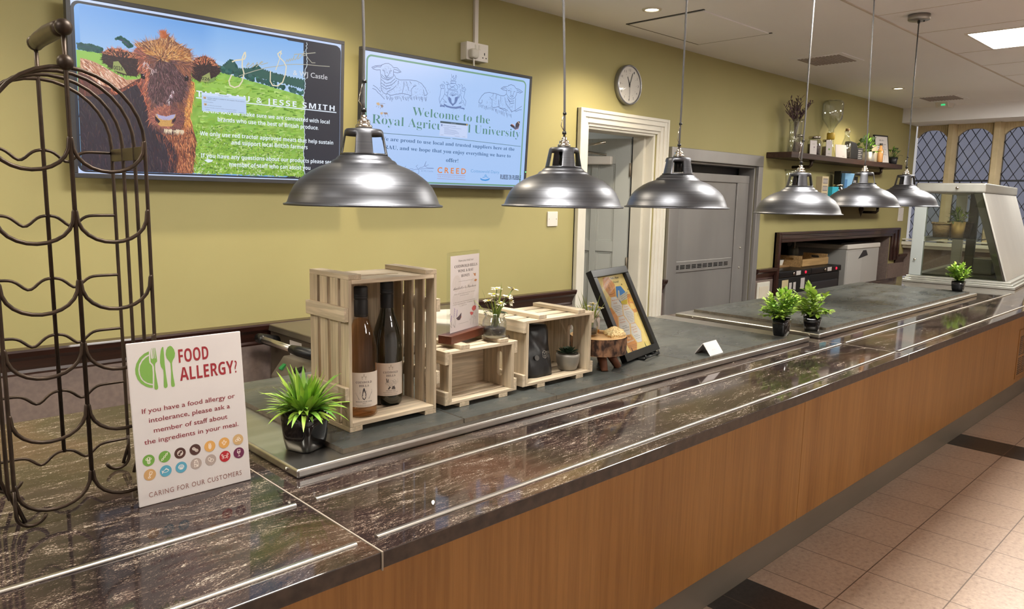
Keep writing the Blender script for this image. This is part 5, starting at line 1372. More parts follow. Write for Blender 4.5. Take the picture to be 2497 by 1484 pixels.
A.strokes(CW['gold'], 900, radial, 17, 2.2, lambda x, y: random.choice([(212, 150, 88), (180, 116, 66), (230, 180, 120), (140, 88, 56)]))
A.strokes(CW['wht'], 60, lambda x, y: random.uniform(-2.4, -0.4), 15, 2.0, lambda x, y: random.choice([(226, 206, 206), (190, 160, 160)]))
for (x, y) in ((0, 0),):
    tuft = [(p[0], p[1]) for p in CW['head'][:2]] + [CW['head'][-1]]
    tx, ty = CW['head'][0]
    A.up()
    for k in range(90): a = random.gauss(PI / 2, 0.5); L = random.uniform(14, 34); c = jit((190, 110, 74), 26); A.tri([(tx - 7 + random.uniform(0, 14), ty - 16), (tx - 5 + random.uniform(0, 14), ty - 17), (tx + L * math.cos(a), ty - 14 + L * math.sin(a))], [c] * 3)
# blaze flecks down the nose
nx_, ny_ = CW['noseu'][2]
A.strokes([(nx_ - 2, ny_ + 14), (nx_ + 34, ny_ + 95), (nx_ + 22, ny_ + 100), (nx_ - 12, ny_ + 14)], 100, lambda x, y: -1.9, 12, 1.8, lambda x, y: random.choice([(236, 220, 226), (206, 180, 190)]))
A.poly((140, 84, 76), CW['muz']); mx = sum(p[0] for p in CW['muz']) / 11; my = sum(p[1] for p in CW['muz']) / 11
A.strokes(CW['muz'], 700, lambda x, y: math.atan2(y - my, x - mx), 10, 2, lambda x, y: random.choice([(206, 132, 100), (160, 96, 84), (176, 110, 96)]) if x < mx + 10 else random.choice([(120, 78, 76), (90, 62, 66)]))
A.poly((206, 158, 92), CW['nose']); A.poly((176, 170, 206), CW['noseu'])
A.strokes(CW['nose'], 260, lambda x, y: random.uniform(0, 6.3), 3, 1.4, lambda x, y: random.choice([(226, 176, 100), (176, 130, 84)]) if y < ny_ - 6 else random.choice([(190, 186, 222), (160, 152, 190)]))
A.poly((48, 34, 44), CW['nl']); A.poly((48, 34, 44), CW['nr'])
A.up()
for k in range(90):      # bright whiskers below the chin
    i = random.uniform(0, 1); x = CW['muz'][8][0] + (CW['muz'][6][0] - CW['muz'][8][0]) * i * 1.2 - 6; y = CW['muz'][8][1] + random.uniform(-4, 3); c = jit((240, 220, 190), 16); L = random.uniform(8, 20)
    A.tri([(x, y), (x + 1.6, y), (x + random.uniform(-5, 5), y - L)], [c] * 3)
for e in ('eyel', 'eyer'): A.poly((26, 18, 24), CW[e]); A.disc((190, 170, 190), CW[e][1][0], CW[e][1][1] - 5, 1.8, 8)
for e, s in (('tagl', '0026'), ('tagr', '026')):
    P = CW[e]; A.poly((150, 160, 96), P); xs = [p[0] for p in P]; ys = [p[1] for p in P]
    A.text((36, 40, 34), s, min(xs) + 3, max(xs) - (12 if e == 'tagl' else 4), min(ys) + (12 if e == 'tagl' else 7), 13 if e == 'tagl' else 11, 'sans', 0.01)
A.poly((120, 150, 80), CW['tagr2'])
# torn dark panel on the right
te = []
for (x, y), (x1, y1) in zip(T1['tear'], T1['tear'][1:]):
    for k in range(9): te.append((x + (x1 - x) * k / 9 + random.uniform(-3, 3), y + (y1 - y) * k / 9))
te = [(x, min(582, max(33, y))) for x, y in te] + [(866, 33)]
A.poly((200, 216, 226), [(x - 3, y) for x, y in te] + [(900, 33), (900, 582)])
A.poly((40, 42, 54), te + [(1028, 33), (1028, 582)])
IV, GY = (226, 216, 190), (178, 176, 160)
A.up()
for l, w in (('J1', 5), ('J2', 2.6), ('esse', 2.6), ('S', 4.5), ('S2', 3), ('mith', 2.6), ('tbar', 3.2)): A.line(IV if l in ('J1', 'S', 'S2') else GY, w, T1[l], up=(l in ('J2', 'esse')))
tx_ = T1['text']
A.text((218, 220, 226), *tx_[0], style='sans')
A.text((232, 240, 252), *tx_[1], style='bold', space=1.25)
for q in tx_[2:]: A.text((232, 242, 252), q[0], q[1], q[2], q[3], q[4] * 1.05, 'bold', up=False)
A.line((226, 238, 252), 4, T1['underline'], up=False)
A.poly((226, 238, 246), T1['blob'])
A.poly((186, 208, 240), T1['dialog']); A.up()
A.rect((205, 222, 246), 440, 328, 613, 338, up=False)
A.text((90, 100, 130), 'Software Updater', 505, 545, 331, 3.4)
A.text((70, 80, 110), 'Updated software is available for this computer. Do you want to', 462, 607, 318, 4, up=False); A.text((70, 80, 110), 'install it now?', 462, 494, 312, 4, up=False)
A.text((100, 110, 140), 'Details of updates', 449, 484, 303, 3.2, up=False); A.text((110, 120, 150), '27.3 MB will be downloaded', 462, 515, 291, 3.2, up=False)
A.text((100, 110, 140), 'You may not be able to check for updates or download new updates.', 451, 575, 283, 3, up=False)
A.text((100, 110, 140), 'Settings...', 455, 473, 275.5, 3, up=False); A.text((100, 110, 140), 'Remind Me Later', 543, 574, 275.5, 3, up=False); A.text((100, 110, 140), 'Install Now', 585, 605, 275.5, 3, up=False)
for x, y in ((447, 315), (449, 291)): A.rect((206, 170, 120), x, y, x + 10, y + 8); A.rect((110, 110, 120), x + 4, y + 1, x + 8, y + 5)
tv('television', 'wall screen showing a shaggy brown cow', (0.700, 2.905, 1.498), 1050, 606, A)

# --- the welcome slide
A = Art(0.03); T2 = ART['tv2']
A.grid(11, 1040, 12, 596, 10, 6, lambda x, y: lerp((168, 200, 246), (196, 212, 250), max(0, min(1, (560 - x) / 560 * (y / 600) + max(0, y - 560) / 80))))
GB = (112, 158, 134)
A.line(GB, 8, rrect(27, 30, 1008, 575, 24), True)
LN = (64, 78, 128)
for l in T2['lambL'] + T2['lambR']: A.line(LN, 1.9, l, up=False)
A.up()
for l in T2['grassL'] + T2['grassR']: A.line((60, 76, 128), 1.6, l, up=False)
rnd = random.Random(3)
for (cx, cy, rx, ry, n) in ((260, 455, 120, 38, 150), (828, 450, 100, 36, 130), (135, 525, 26, 18, 40), (895, 520, 18, 14, 24), (130, 440, 40, 34, 60), (900, 440, 30, 32, 50)):
    for k in range(n):
        a = rnd.uniform(0, 6.28); q = rnd.random() ** 0.5; x, y = cx + rx * q * math.cos(a), cy + ry * q * math.sin(a)
        A.line((96, 112, 160), 0.9, [(x, y), (x + rnd.uniform(-1, 2), y - rnd.uniform(2, 5))], up=False)
A.up()
for p in T2['crest_fill']: A.poly((98, 124, 178), p, up=False)
for l in T2['crest']: A.line((92, 116, 172), 1.9, l, up=False)
A.up()
for k in range(46):
    a, b = 520, 0; A.line((120, 142, 190), 1.0, [(p := (rnd.uniform(470, 590), rnd.uniform(370, 520))), (p[0] + rnd.uniform(-5, 5), p[1] + rnd.uniform(-5, 5))], up=False)
GT, NV = (84, 138, 128), (66, 104, 152)
x2 = T2['text']
A.text(GT, *x2[0], style='serif', off=-0.013)
A.text(GT, *x2[1], style='serif', off=-0.013, up=False)
for q in x2[2:]: A.text(NV, *q, style='serif', up=False)
A.line((66, 108, 118), 2.2, T2['hr'][:2]); A.line((66, 108, 118), 2.2, T2['hr'][2:], up=False)
for (s, x0, x1, y, c), col, sty in zip(T2['text2'], ((222, 132, 66), (176, 150, 170), (104, 160, 218), (44, 60, 88), (128, 156, 204)), ('sans', 'sans', 'sans', 'bold', 'sans')):
    A.text(col, s, x0, x1, y, c, sty, 0.02 if s == 'CREED' else 0.0, 1.5 if s == 'CREED' else 1.0, up=False)
cl = T2['creedl']
A.line((170, 140, 170), 1.8, cl[:2]); A.line((170, 140, 170), 1.8, cl[2:], up=False)
for l in T2['sig']: A.line((110, 128, 180), 1.6, l, up=False)
for p in T2['dairy']: A.poly((72, 150, 222), p)
for l in T2['dairyl']: A.line((92, 160, 224), 3.2, l)
for i, p in enumerate(T2['bees']): A.poly((206, 176, 140) if i % 2 == 0 else (150, 128, 120), p)
for l in T2['beel']: A.line((110, 110, 130), 1.2, l, up=False)
for p, c in zip(T2['bfly'], ((60, 52, 62), (72, 62, 70), (84, 92, 120))): A.poly(c, p)
A.line((226, 150, 130), 3, [T2['bfly'][0][1], T2['bfly'][0][2]]); A.line((230, 200, 180), 3, [T2['bfly'][1][2], T2['bfly'][1][4]], up=False); A.line((226, 150, 130), 2, T2['bfly'][2][2:], up=False)
A.poly((196, 212, 246), T2['dialog']); A.poly((62, 84, 96), [(446, 318), (620, 318), (621, 327), (446, 327)])
A.text((190, 205, 225), 'Software Updater', 512, 545, 320.5, 3.2); A.rect((220, 180, 90), 611, 319, 618, 326, up=False)
A.rect((110, 130, 180), 452, 303, 460, 313, up=False)
A.text((90, 106, 160), 'Not all updates can be installed', 466, 545, 306, 4.2, up=False)
for k, (a, b) in enumerate(((466, 580), (472, 500), (472, 548), (472, 556), (472, 566), (472, 566), (472, 540))): A.line((126, 142, 190), 1.2, [(a, 299 - k * 5), (b, 299 - k * 5)], up=False)
for a, b in ((452, 468), (540, 570), (590, 608)): A.line((140, 154, 196), 1.4, [(a, 262), (b, 262)], up=False)
t = tv('television', 'wall screen with the Welcome to the Royal Agricultural University slide', (1.838, 2.905, 1.498), 1051, 600, A)
MB().box(1.0405, 1.0465, -0.0015, 0.0, 0.103, 0.109).build('power_light', mat('green_led', (80, 230, 130), 0.4, emit=(120, 255, 170), estr=1.2), t)

# ================================================================== WALL FITTINGS
t = thing('power_socket', 'white double wall socket above the right-hand screen', 'socket', (2.56, WY, 2.19))
box(-0.072, 0.072, -0.045, -0.0003, -0.043, 0.043).build('back_box', M_['whiteplastic'], t, bevel=0.004)
fp = box(-0.073, 0.073, -0.052, -0.0453, -0.044, 0.044).build('face_plate', M_['whiteplastic'], t, bevel=0.004)
for x in (-0.012, 0.012): box(x - 0.006, x + 0.006, -0.056, -0.0522, 0.012, 0.034).build('rocker', M_['white'], fp, bevel=0.001)
hl = MB()
for x, z, w, h in ((0.046, -0.005, 0.003, 0.006), (0.035, -0.024, 0.0035, 0.003), (0.057, -0.024, 0.0035, 0.003)): hl.box(x - w, x + w, -0.0526, -0.0521, z - h, z + h)
hl.build('pin_hole', M_['black'], fp)
t = thing('power_plug', 'white three pin plug in the left half of the wall socket', 'plug', (2.522, WY - 0.0524, 2.175))
MB().sq_lathe([(0.022, 0), (0.0235, 0.006), (0.0235, 0.02), (0.019, 0.032)], 0.45, 32).build('body', M_['white'], t, rot=(PI / 2, 0, 0))
MB().tube([(0, -0.012, -0.02), (0.002, -0.012, -0.05), (0.012, 0.0, -0.075), (0.02, 0.03, -0.10)], 0.0045, 8).build('cord', M_['white'], t)
t = thing('cable_trunking', 'white cable trunking running up from the socket to the ceiling', 'trunking', (2.583, WY, 2.235))
box(-0.012, 0.012, -0.016, -0.0003, 0, CZ - 2.2355).build('channel', M_['whiteplastic'], t, bevel=0.001)
def plate(name, label, x, z, w=0.043, h=0.043):
    t = thing(name, label, 'switch', (x, WY, z))
    box(-w, w, -0.009, -0.0003, -h, h).build('plate', M_['whiteplastic'], t, bevel=0.003)
    for sx in (-0.7, 0.7): MB().ball((w * sx, -0.009, 0), 0.003, 8).build('screw', M_['chrome'], t)
plate('blank_wall_plate', 'blank white square wall plate left of the kitchen door', 3.197, 1.345)
plate('wall_control', 'white upright control plate at the far end of the yellow wall', 8.86, 1.36, 0.075, 0.075)
t = thing('wall_clock', 'round white wall clock with a silver rim above the white door frame', 'clock', (3.848, WY, 2.178))
R = 0.118
MB().lathe([(R, 0.0), (R + 0.004, 0.01), (R + 0.004, 0.033), (R - 0.002, 0.037), (R - 0.006, 0.034), (R - 0.007, 0.028)], 56, caps=False).build('rim', mat('silver_rim', (150, 150, 152), 0.3, 0.8), t, rot=(PI / 2, 0, 0))
A = Art(0.05)
A.disc((224, 216, 210), 0, 0, 112, 48)
for k in range(1, 13):
    a = PI / 2 - k * PI / 6; s = str(k); A.text((70, 68, 70), s, 90 * math.cos(a) - 5 * len(s), 90 * math.cos(a) + 5 * len(s), 90 * math.sin(a) - 7, 14, 'sans', up=(k == 1))
    A.rect((70, 68, 70), 70 * math.cos(a) - 1.5, 70 * math.sin(a) - 1.5, 70 * math.cos(a) + 1.5, 70 * math.sin(a) + 1.5, up=False)
A.build('face', M_['print'], t, loc=(0, -0.027, 0))
def hand(nm, ang, L, w, m, y):
    mb = MB(); mb.T = Matrix.Rotation(-ang, 4, 'Y') if False else Matrix.Rotation(ang, 4, 'Y')
    mb.box(-w, w, y - 0.0012, y, -0.015, L).build(nm, m, t)
hand('hour_hand', -0.42, 0.052, 0.0026, M_['black'], -0.0285)
hand('minute_hand', 0.36, 0.078, 0.002, M_['black'], -0.0302)
hand('second_hand', PI + 0.02, 0.095, 0.0007, M_['darkgrey'], -0.0318)
MB().lathe([(0.0001, 0.0325), (0.005, 0.0325), (0.005, 0.027)], 16, caps=False).build('hub', M_['darkgrey'], t, rot=(PI / 2, 0, 0))
MB().lathe([(0.0001, 0.0345), (R - 0.007, 0.0335)], 40, caps=False).build('glazing', M_['acryl'], t, rot=(PI / 2, 0, 0))
t = thing('wall_hatch', 'small white louvred plate low on the grey wall right of the steel door', 'vent', (5.785, WY - 0.0125, 0.72))
box(-0.105, 0.105, -0.012, -0.0003, -0.085, 0.085).build('frame', M_['white'], t, bevel=0.004)
box(-0.08, 0.08, -0.016, -0.0122, -0.085, 0.05).build('louvre', noisy('ivory_panel', (206, 196, 176), (218, 208, 190), 8, 0.5), t, bevel=0.002)

# ================================================================== PENDANT LAMPS
def pendant(label, loc, top, rz, tie, first=False):
    """loc is the rim centre; top is where the cord meets the ceiling"""
    t = thing('pendant_lamp', label, 'pendant lamp', loc, rz, 'pendant lamps over the counter')
    th = 0.0013
    P = [(0.180, 0.0005), (0.1815, 0.003), (0.180, 0.0052), (0.176, 0.0055), (0.1725, 0.0085), (0.1665, 0.026), (0.157, 0.045), (0.147, 0.057), (0.1455, 0.0585), (0.134, 0.068), (0.118, 0.079), (0.100, 0.088), (0.082, 0.0945), (0.0755, 0.097), (0.0735, 0.1005), (0.070, 0.104), (0.0635, 0.1065), (0.0615, 0.1095), (0.0575, 0.1135), (0.0535, 0.1155)]
    ins = [(r - 0.0016, z - 0.0006) for r, z in P[3:]]
    MB().lathe(P + ins[::-1], 72, caps=False).build('shade', M_['lamp'], t)
    g = MB(); n = 80
    zs = [0.1155, 0.1195, 0.160, 0.170, 0.1735]; rs = [0.0535, 0.0527, 0.0446, 0.0426, 0.0395]
    vs = [(rs[j] * math.cos(2 * PI * k / n), rs[j] * math.sin(2 * PI * k / n), zs[j]) for j in range(5) for k in range(n)]
    fs = []
    for j in range(4):
        for k in range(n):
            if j == 1 and (k % 20) < 10: continue
            fs.append((j * n + k, j * n + (k + 1) % n, (j + 1) * n + (k + 1) % n, (j + 1) * n + k))
    vs.append((0, 0, 0.1745)); fs += [(4 * n + k, 4 * n + (k + 1) % n, 5 * n) for k in range(n)]
    g.add(vs, fs, True)
    g.build('gallery', M_['lamp'], t, solid=0.0014)
    hp = [(0.019, 0.1752), (0.019, 0.182), (0.0178, 0.184), (0.014, 0.1845), (0.0145, 0.187), (0.0145, 0.192), (0.0128, 0.1955), (0.008, 0.1965), (0.0072, 0.199), (0.0072, 0.2055), (0.0001, 0.206)]
    MB().lathe(hp, 28).build('lampholder', M_['chrome'], t)
    bh = MB().lathe([(0.014, 0.125), (0.0145, 0.172), (0.0001, 0.1725)], 20).build('socket', M_['black'], t)
    MB().lathe([(0.0001, 0.062), (0.012, 0.064), (0.021, 0.075), (0.0225, 0.088), (0.018, 0.103), (0.0135, 0.114), (0.0135, 0.1245)], 24, caps=False).build('bulb', M_['glass'], bh)
    c, s = math.cos(-rz), math.sin(-rz); dx, dy = top[0] - loc[0], top[1] - loc[1]
    lx, ly = dx * c - dy * s, dx * s + dy * c; H = CZ - loc[2]
    q0 = Vector((0, 0, 0.205)); q1 = Vector((lx, ly, H - 0.001))
    cm = M_['cord'] if 'cord' in M_ else M_.setdefault('cord', mat('grey_cord', (74, 72, 72), 0.45))
    MB().tube([q0, q0 + Vector((0, 0, 0.03)), q0.lerp(q1, 0.2) + Vector((0.003, 0, 0)), q0.lerp(q1, 0.5), q1], 0.0034, 8).build('cord', cm, t)
    if tie:
        a = q0 + Vector((0, 0, 0.012)); b = q0.lerp(q1, tie) + Vector((0.0025, 0, 0))
        st = MB().tube([a + Vector((0.006, 0, -0.004)), a + Vector((-0.010, 0.004, 0.02)), a.lerp(b, 0.5) + Vector((-0.009, 0.003, 0)), b + Vector((-0.003, 0, 0))], 0.0012, 6).build('safety_wire', M_['chrome'], t)
        MB().lathe([(0.0062, -0.004), (0.0062, 0.004)], 12, tuple(a)).build('cable_tie', M_['black'], t); MB().lathe([(0.0055, -0.003), (0.0055, 0.003)], 12, tuple(b)).build('cable_tie', M_['black'], t)
    return t
PD = [('nearest pendant lamp with dark shade, in front of both screens', (0.953, 1.486, 1.441), (0.947, 1.486), -0.18, 0.09),
      ('second pendant lamp from the near end, beside the welcome screen', (1.648, 1.50, 1.441), (1.592, 1.49), -0.13, 0.08),
      ('third pendant lamp from the near end, in front of the steel door', (2.232, 1.492, 1.441), (2.215, 1.48), 0.2, 0.10),
      ('fourth pendant lamp from the near end, below the dried flowers', (3.085, 1.452, 1.419), (3.155, 1.48), -0.5, 0.12),
      ('fifth pendant lamp from the near end, overlapping the shelves', (3.905, 1.505, 1.452), (3.80, 1.49), -0.81, 0.0),
      ('furthest pendant lamp, the one hung from a round silver ceiling rose', (4.475, 1.500, 1.458), (4.473, 1.507), -0.63, 0.08)]
for q in PD: pendant(*q)
t = thing('ceiling_rose', 'round silver ceiling rose above the furthest lamp', 'ceiling rose', (4.473, 1.507, CZ))
MB().lathe([(0.0001, -0.03), (0.052, -0.029), (0.055, -0.025), (0.055, -0.0005)], 40).build('cup', mat('satin_metal', (160, 156, 150), 0.32, 1.0), t)
MB().lathe([(0.006, -0.045), (0.008, -0.031)], 14).build('cord_grip', M_['black'], t)
for x in (0.03,): MB().lathe([(0.0001, -0.036), (0.004, -0.035), (0.004, -0.03)], 10, (x * 0.6, -0.02, 0)).build('screw', M_['black'], t)

# ================================================================== BEHIND THE COUNTER
steel2 = noisy('worn_steel_body', (120, 112, 100), (140, 130, 116), 5, 0.38, 0.7, rvar=0.06)
t = thing('plate_warmer', 'stainless heated plate trolley with a push handle behind the crates', 'plate warmer', (1.42, 2.22, 0))
Lw, Dw = 1.02, 0.735
MB().box(0, Lw, 0, Dw, 0.16, 0.885).build('body', noisy('dark_steel_side', (92, 82, 70), (108, 97, 84), 4, 0.42, 0.5), t, bevel=0.004)
MB().box(-0.012, Lw + 0.012, -0.012, Dw + 0.012, 0.8855, 0.915).build('top', steel2, t, bevel=0.004)
for x in (0.27, 0.75):
    r = MB().lathe([(0.20, 0.9152), (0.20, 0.923), (0.186, 0.926), (0.178, 0.921), (0.165, 0.921), (0.158, 0.927), (0.146, 0.929), (0.140, 0.922), (0.0001, 0.92)], 44, (x, Dw / 2, 0), caps=False).build('tube_lid', mat('pale_lid', (206, 200, 190), 0.35), t)
    MB().lathe([(0.05, 0.928), (0.045, 0.94), (0.0001, 0.942)], 24, (x, Dw / 2, 0)).build('lid_knob', M_['darkgrey'], r)
MB().tube([(-0.085, 0.36, 0.872), (-0.085, 0.65, 0.872)], 0.0135, 14).build('handle_bar', M_['alu'], t)
for y, dy in ((0.665, 0.0), (0.33, -0.06)):
    MB().tube([(-0.0005, y + dy, 0.845), (-0.045, y + dy * 0.7, 0.86), (-0.082, y, 0.871), (-0.087, y + (-0.05 if dy == 0 else 0.05), 0.872)], [0.026, 0.023, 0.021, 0.0165], 12).build('handle_bracket', M_['black'], t)
cb = MB().prism([(-0.10, 0.655), (-0.0005, 0.655), (-0.0005, 0.815), (-0.045, 0.815), (-0.10, 0.745)], 0.17, 0.53, 'y').build('control_box', M_['kick'], t, bevel=0.003)
MB().lathe([(0.026, 0), (0.024, 0.014), (0.0001, 0.015)], 24).box(-0.005, 0.005, -0.022, 0.022, 0.0152, 0.024).build('knob', M_['black'], cb, (-0.073, 0.34, 0.7805), rot=(0, -0.67, 0))
MB().box(-0.014, 0.014, -0.011, 0.011, 0, 0.007).build('switch', mat('green_rocker', (52, 128, 70), 0.4, emit=(40, 150, 70), estr=0.15), cb, (-0.073, 0.48, 0.7795), rot=(0, -0.67, 0))
MB().box(-0.0014, -0.0003, 0.46, 0.56, 0.80, 0.87).build('rating_plate', M_['paper'], t)
for x in (0.08, Lw - 0.08):
    for y in (0.08, Dw - 0.08): MB().cyl((x - 0.015, y, 0.06), (x + 0.015, y, 0.06), 0.06, 18).box(x - 0.02, x + 0.02, y - 0.01, y + 0.01, 0.06, 0.16).build('castor', M_['darkgrey'], t)

# --- niche contents
t = thing('wooden_board', 'thin pale board lying on the black food box in the niche', 'board', (6.38, 3.28, 0.8703))
box(-0.26, 0.30, -0.1, 0.12, 0, 0.016).build('board', wood('ply_board', (150, 116, 76), (176, 140, 96), 'X', 16, 0.5), t, bevel=0.002)
def food_box(label, x, w, label2):
    t = thing('insulated_food_box', label, 'food box', (x, 3.0, 0), 0, 'black food boxes by the niche')
    box(0, w, 0, 0.46, 0.10, 0.815).build('body', M_['blackmatt'], t, bevel=0.012)
    lid = box(-0.004, w + 0.004, -0.012, 0.47, 0.8153, 0.87).build('lid', M_['black'], t, bevel=0.008)
    MB().lathe([(0.014, 0), (0.012, 0.006), (0.0001, 0.007)], 16).build('red_light', mat('red_lamp', (220, 30, 60), 0.3, emit=(255, 40, 80), estr=0.7), lid, (w * 0.82, -0.0123, 0.843), rot=(PI / 2, 0, 0))
    MB().lathe([(0.013, 0), (0.013, 0.012), (0.0001, 0.013)], 16).build('catch', M_['chrome'], lid, (w * 0.42, -0.0123, 0.843), rot=(PI / 2, 0, 0))
    box(w * 0.52, w * 0.66, -0.0132, -0.0123, 0.824, 0.862).build('sticker', M_['paper'], lid)
    if label2:
        box(0.08, 0.2, -0.0012, -0.0003, 0.5, 0.79).build('notice', mat('cream_notice', (206, 190, 150), 0.6), t)
        for a in (0.22, 0.30): box(a, a + 0.05, -0.0012, -0.0003, 0.69, 0.76).build('sticker', M_['paper'], t)
        box(w * 0.72, w * 0.85, -0.0012, -0.0003, 0.69, 0.79).build('sticker', M_['paper'], t)
        MB().lathe([(0.05, 0), (0.047, 0.003), (0.0001, 0.004)], 24).build('badge', M_['darkgrey'], t, (w * 0.5, -0.0003, 0.65), rot=(PI / 2, 0, 0))
    else:
        box(0.02, w - 0.08, -0.02, -0.0003, 0.58, 0.74).build('hatch', M_['darkgrey'], t, bevel=0.006)
        box(w * 0.6, w * 0.74, -0.0212, -0.0203, 0.585, 0.65).build('sticker', M_['paper'], t)
        box(0.03, 0.14, -0.0012, -0.0003, 0.45, 0.60).build('sticker', mat('tan_sticker', (190, 160, 110), 0.6), t)
    for a in (0.03, w - 0.07): box(a, a + 0.04, 0.03, 0.25, 0.0, 0.0995).build('foot', M_['black'], t)
food_box('black insulated food box with a cream notice below the niche', 6.095, 0.615, True)
food_box('black insulated food box with a ribbed hatch below the niche', 6.722, 0.66, False)
t = thing('wooden_tray', 'shallow wooden tray with hand holes on top of the black food boxes', 'tray', (6.98, 3.20, 0.8703))
pw = wood('tray_wood', (178, 142, 92), (204, 168, 118), 'X', 16, 0.55)
box(-0.28, 0.28, -0.119, 0.119, 0, 0.01).build('base', pw, t)
for y in (-0.13, 0.12): box(-0.28, 0.28, y, y + 0.01, 0.0102, 0.075).build('side', pw, t)
for x in (-0.28, 0.27):
    mb = MB(); slot_plate(mb, 0.239, 0.095, 0.01, (0, 0.015, 0.03, 0.012), ((0, 1, 0), (0, 0, 1), (1, 0, 0)), (x + 0.005, 0, 0.058)); mb.build('end', pw, t)
t = thing('spray_bottle', 'dark spray bottle with a pale trigger head in the niche', 'spray bottle', (7.165, 3.385, 0.8703), 0.6)
MB().lathe([(0.045, 0), (0.05, 0.006), (0.05, 0.12), (0.044, 0.15), (0.018, 0.185), (0.016, 0.205), (0.0001, 0.206)], 28).build('bottle', mat('grey_green_bottle', (120, 122, 112), 0.35), t)
hd_ = MB().box(-0.06, 0.05, -0.014, 0.014, 0.2065, 0.245).build('spray_head', M_['whiteplastic'], t, bevel=0.006)
MB().tube([(-0.035, 0, 0.207), (-0.055, 0, 0.175), (-0.058, 0, 0.15)], 0.006, 8).build('trigger', M_['whiteplastic'], hd_)
t = thing('white_tub', 'small white plastic tub beside the spray bottle in the niche', 'tub', (6.60, 3.27, 0.8866))
MB().lathe([(0.05, 0), (0.062, 0.05), (0.058, 0.05), (0.047, 0.004), (0.0001, 0.004)], 28, caps=False).build('tub', M_['white'], t)
t = thing('chest_freezer', 'pale grey cabinet with a lid at the right of the niche', 'freezer', (7.64, 3.05, 0))
cab = mat('pale_grey_cabinet', (178, 176, 172), 0.45)
box(0, 0.86, 0, 0.62, 0.03, 1.005).build('body', cab, t, bevel=0.006)
box(-0.01, 0.86, -0.012, 0.63, 1.0055, 1.055).build('lid', M_['whiteplastic'], t, bevel=0.01)
box(0.02, 0.4, -0.001, -0.0002, 0.1, 0.98).build('door_panel', mat('grey_panel', (186, 184, 180), 0.4), t)
MB().prism([(0.30, 0.9), (0.42, 0.985), (0.50, 0.985), (0.55, 0.93)], -0.0025, -0.0012, 'y').build('sticker', M_['darkgrey'], t)
t = thing('baking_tray', 'dark flat tray lying on the pale cabinet in the niche', 'tray', (7.9, 3.32, 1.0555), 0.05)
MB().box(-0.28, 0.46, -0.2, 0.2, 0, 0.012).build('tray', M_['darkgrey'], t, bevel=0.004)

# ================================================================== WALL SHELVES
dkw = wood('dark_shelf_wood', (54, 36, 30), (78, 54, 44), 'X', 16, 0.5)
def shelf(label, x0, x1, z):
    t = thing('wall_shelf', label, 'shelf', (x0, WY, z), 0, 'wall shelves on pipe brackets')
    L = x1 - x0
    box(0, L, -0.215, -0.0005, -0.045, 0).build('board', dkw, t, bevel=0.003)
    for x in (0.47, L - 0.42):
        MB().tube([(x, -0.165, -0.0455), (x, -0.165, -0.085), (x, -0.15, -0.10), (x, -0.0005, -0.10)], 0.013, 10).lathe([(0.024, -0.052), (0.024, -0.0455)], 16, (x, -0.165, 0)).build('pipe_bracket', M_['iron'], t)
    return t
S1, S2 = 1.866, 1.485
shelf('upper dark wood wall shelf holding the tall vase of dried flowers', 5.72, 8.16, S1)
shelf('lower dark wood wall shelf mostly hidden behind the hanging lamps', 5.72, 8.16, S2)
SY = 2.87
def gj(mb, R, H, c=(0, 0, 0)):
    return mb.lathe([(0.0001, 0.002), (R * 0.9, 0), (R, 0.008), (R, H * 0.72), (R * 0.78, H * 0.83), (R * 0.78, H * 0.9), (R * 0.72, H * 0.9), (R * 0.72, H * 0.82), (R * 0.93, H * 0.7), (R * 0.93, 0.01), (0.0001, 0.008)], 28, c, caps=False)
def jar(label, x, y, z, R, H, fill, lid=None, group='glass jars on the shelves'):
    t = thing('glass_jar', label, 'jar', (x, y, z + 0.0003), 0, group)
    gj(MB(), R, H).build('glass', M_['glass'], t)
    if fill: MB().lathe([(0.0001, 0.011), (R * 0.9, 0.012), (R * 0.9, H * 0.6), (0.0001, H * 0.62)], 24, caps=False).build('contents', fill, t)
    MB().lathe([(R * 0.86, H * 0.88), (R * 0.86, H * 0.99), (R * 0.8, H), (0.0001, H * 1.002)], 28).build('lid', lid or M_['chrome'], t)
    return t
t = thing('flower_vase', 'tall clear glass vase of dried purple stems on the upper shelf', 'vase', (5.93, 2.86, S1 + 0.0003))
MB().lathe([(0.0001, 0.006), (0.05, 0), (0.052, 0.01), (0.045, 0.12), (0.05, 0.24), (0.062, 0.27), (0.057, 0.27), (0.045, 0.24), (0.04, 0.12), (0.046, 0.014), (0.0001, 0.012)], 32, caps=False).build('glass', M_['glass'], t)
dry = [noisy('dried_stem', (84, 72, 54), (104, 90, 70), 20, 0.8), noisy('dried_purple_head', (74, 58, 66), (110, 88, 92), 30, 0.9)]
rnd = random.Random(12)
for k in range(26):
    a = rnd.uniform(0, 6.28); sp = rnd.uniform(0.05, 0.21); h = rnd.uniform(0.33, 0.46) - sp * 0.25; x, y = sp * math.cos(a), sp * 0.45 * math.sin(a) - 0.01
    mb = MB(); mb.tube([(-x * 0.12, -y * 0.12, 0.02), (x * 0.2, y * 0.2, 0.25), (x, y, h)], 0.0016, 5)
    mb.mi = 1
    for j in range(9):
        q = 0.62 + 0.38 * j / 8; p = Vector((x * 0.2, y * 0.2, 0.25)).lerp(Vector((x, y, h)), (q - 0.55) / 0.45)
        mb.leaf(p, (rnd.uniform(-1, 1) + x * 3, rnd.uniform(-.6, .6), rnd.uniform(0.4, 1.4)), rnd.uniform(0.022, 0.045), 0.010, 0.1, 0.4, 3)
    mb.build('stem', dry, t)
jar('tall glass jar of pinkish petals beside the tall vase', 6.07, SY + 0.02, S1, 0.042, 0.16, noisy('pink_petals', (150, 104, 100), (190, 150, 140), 60, 0.8))
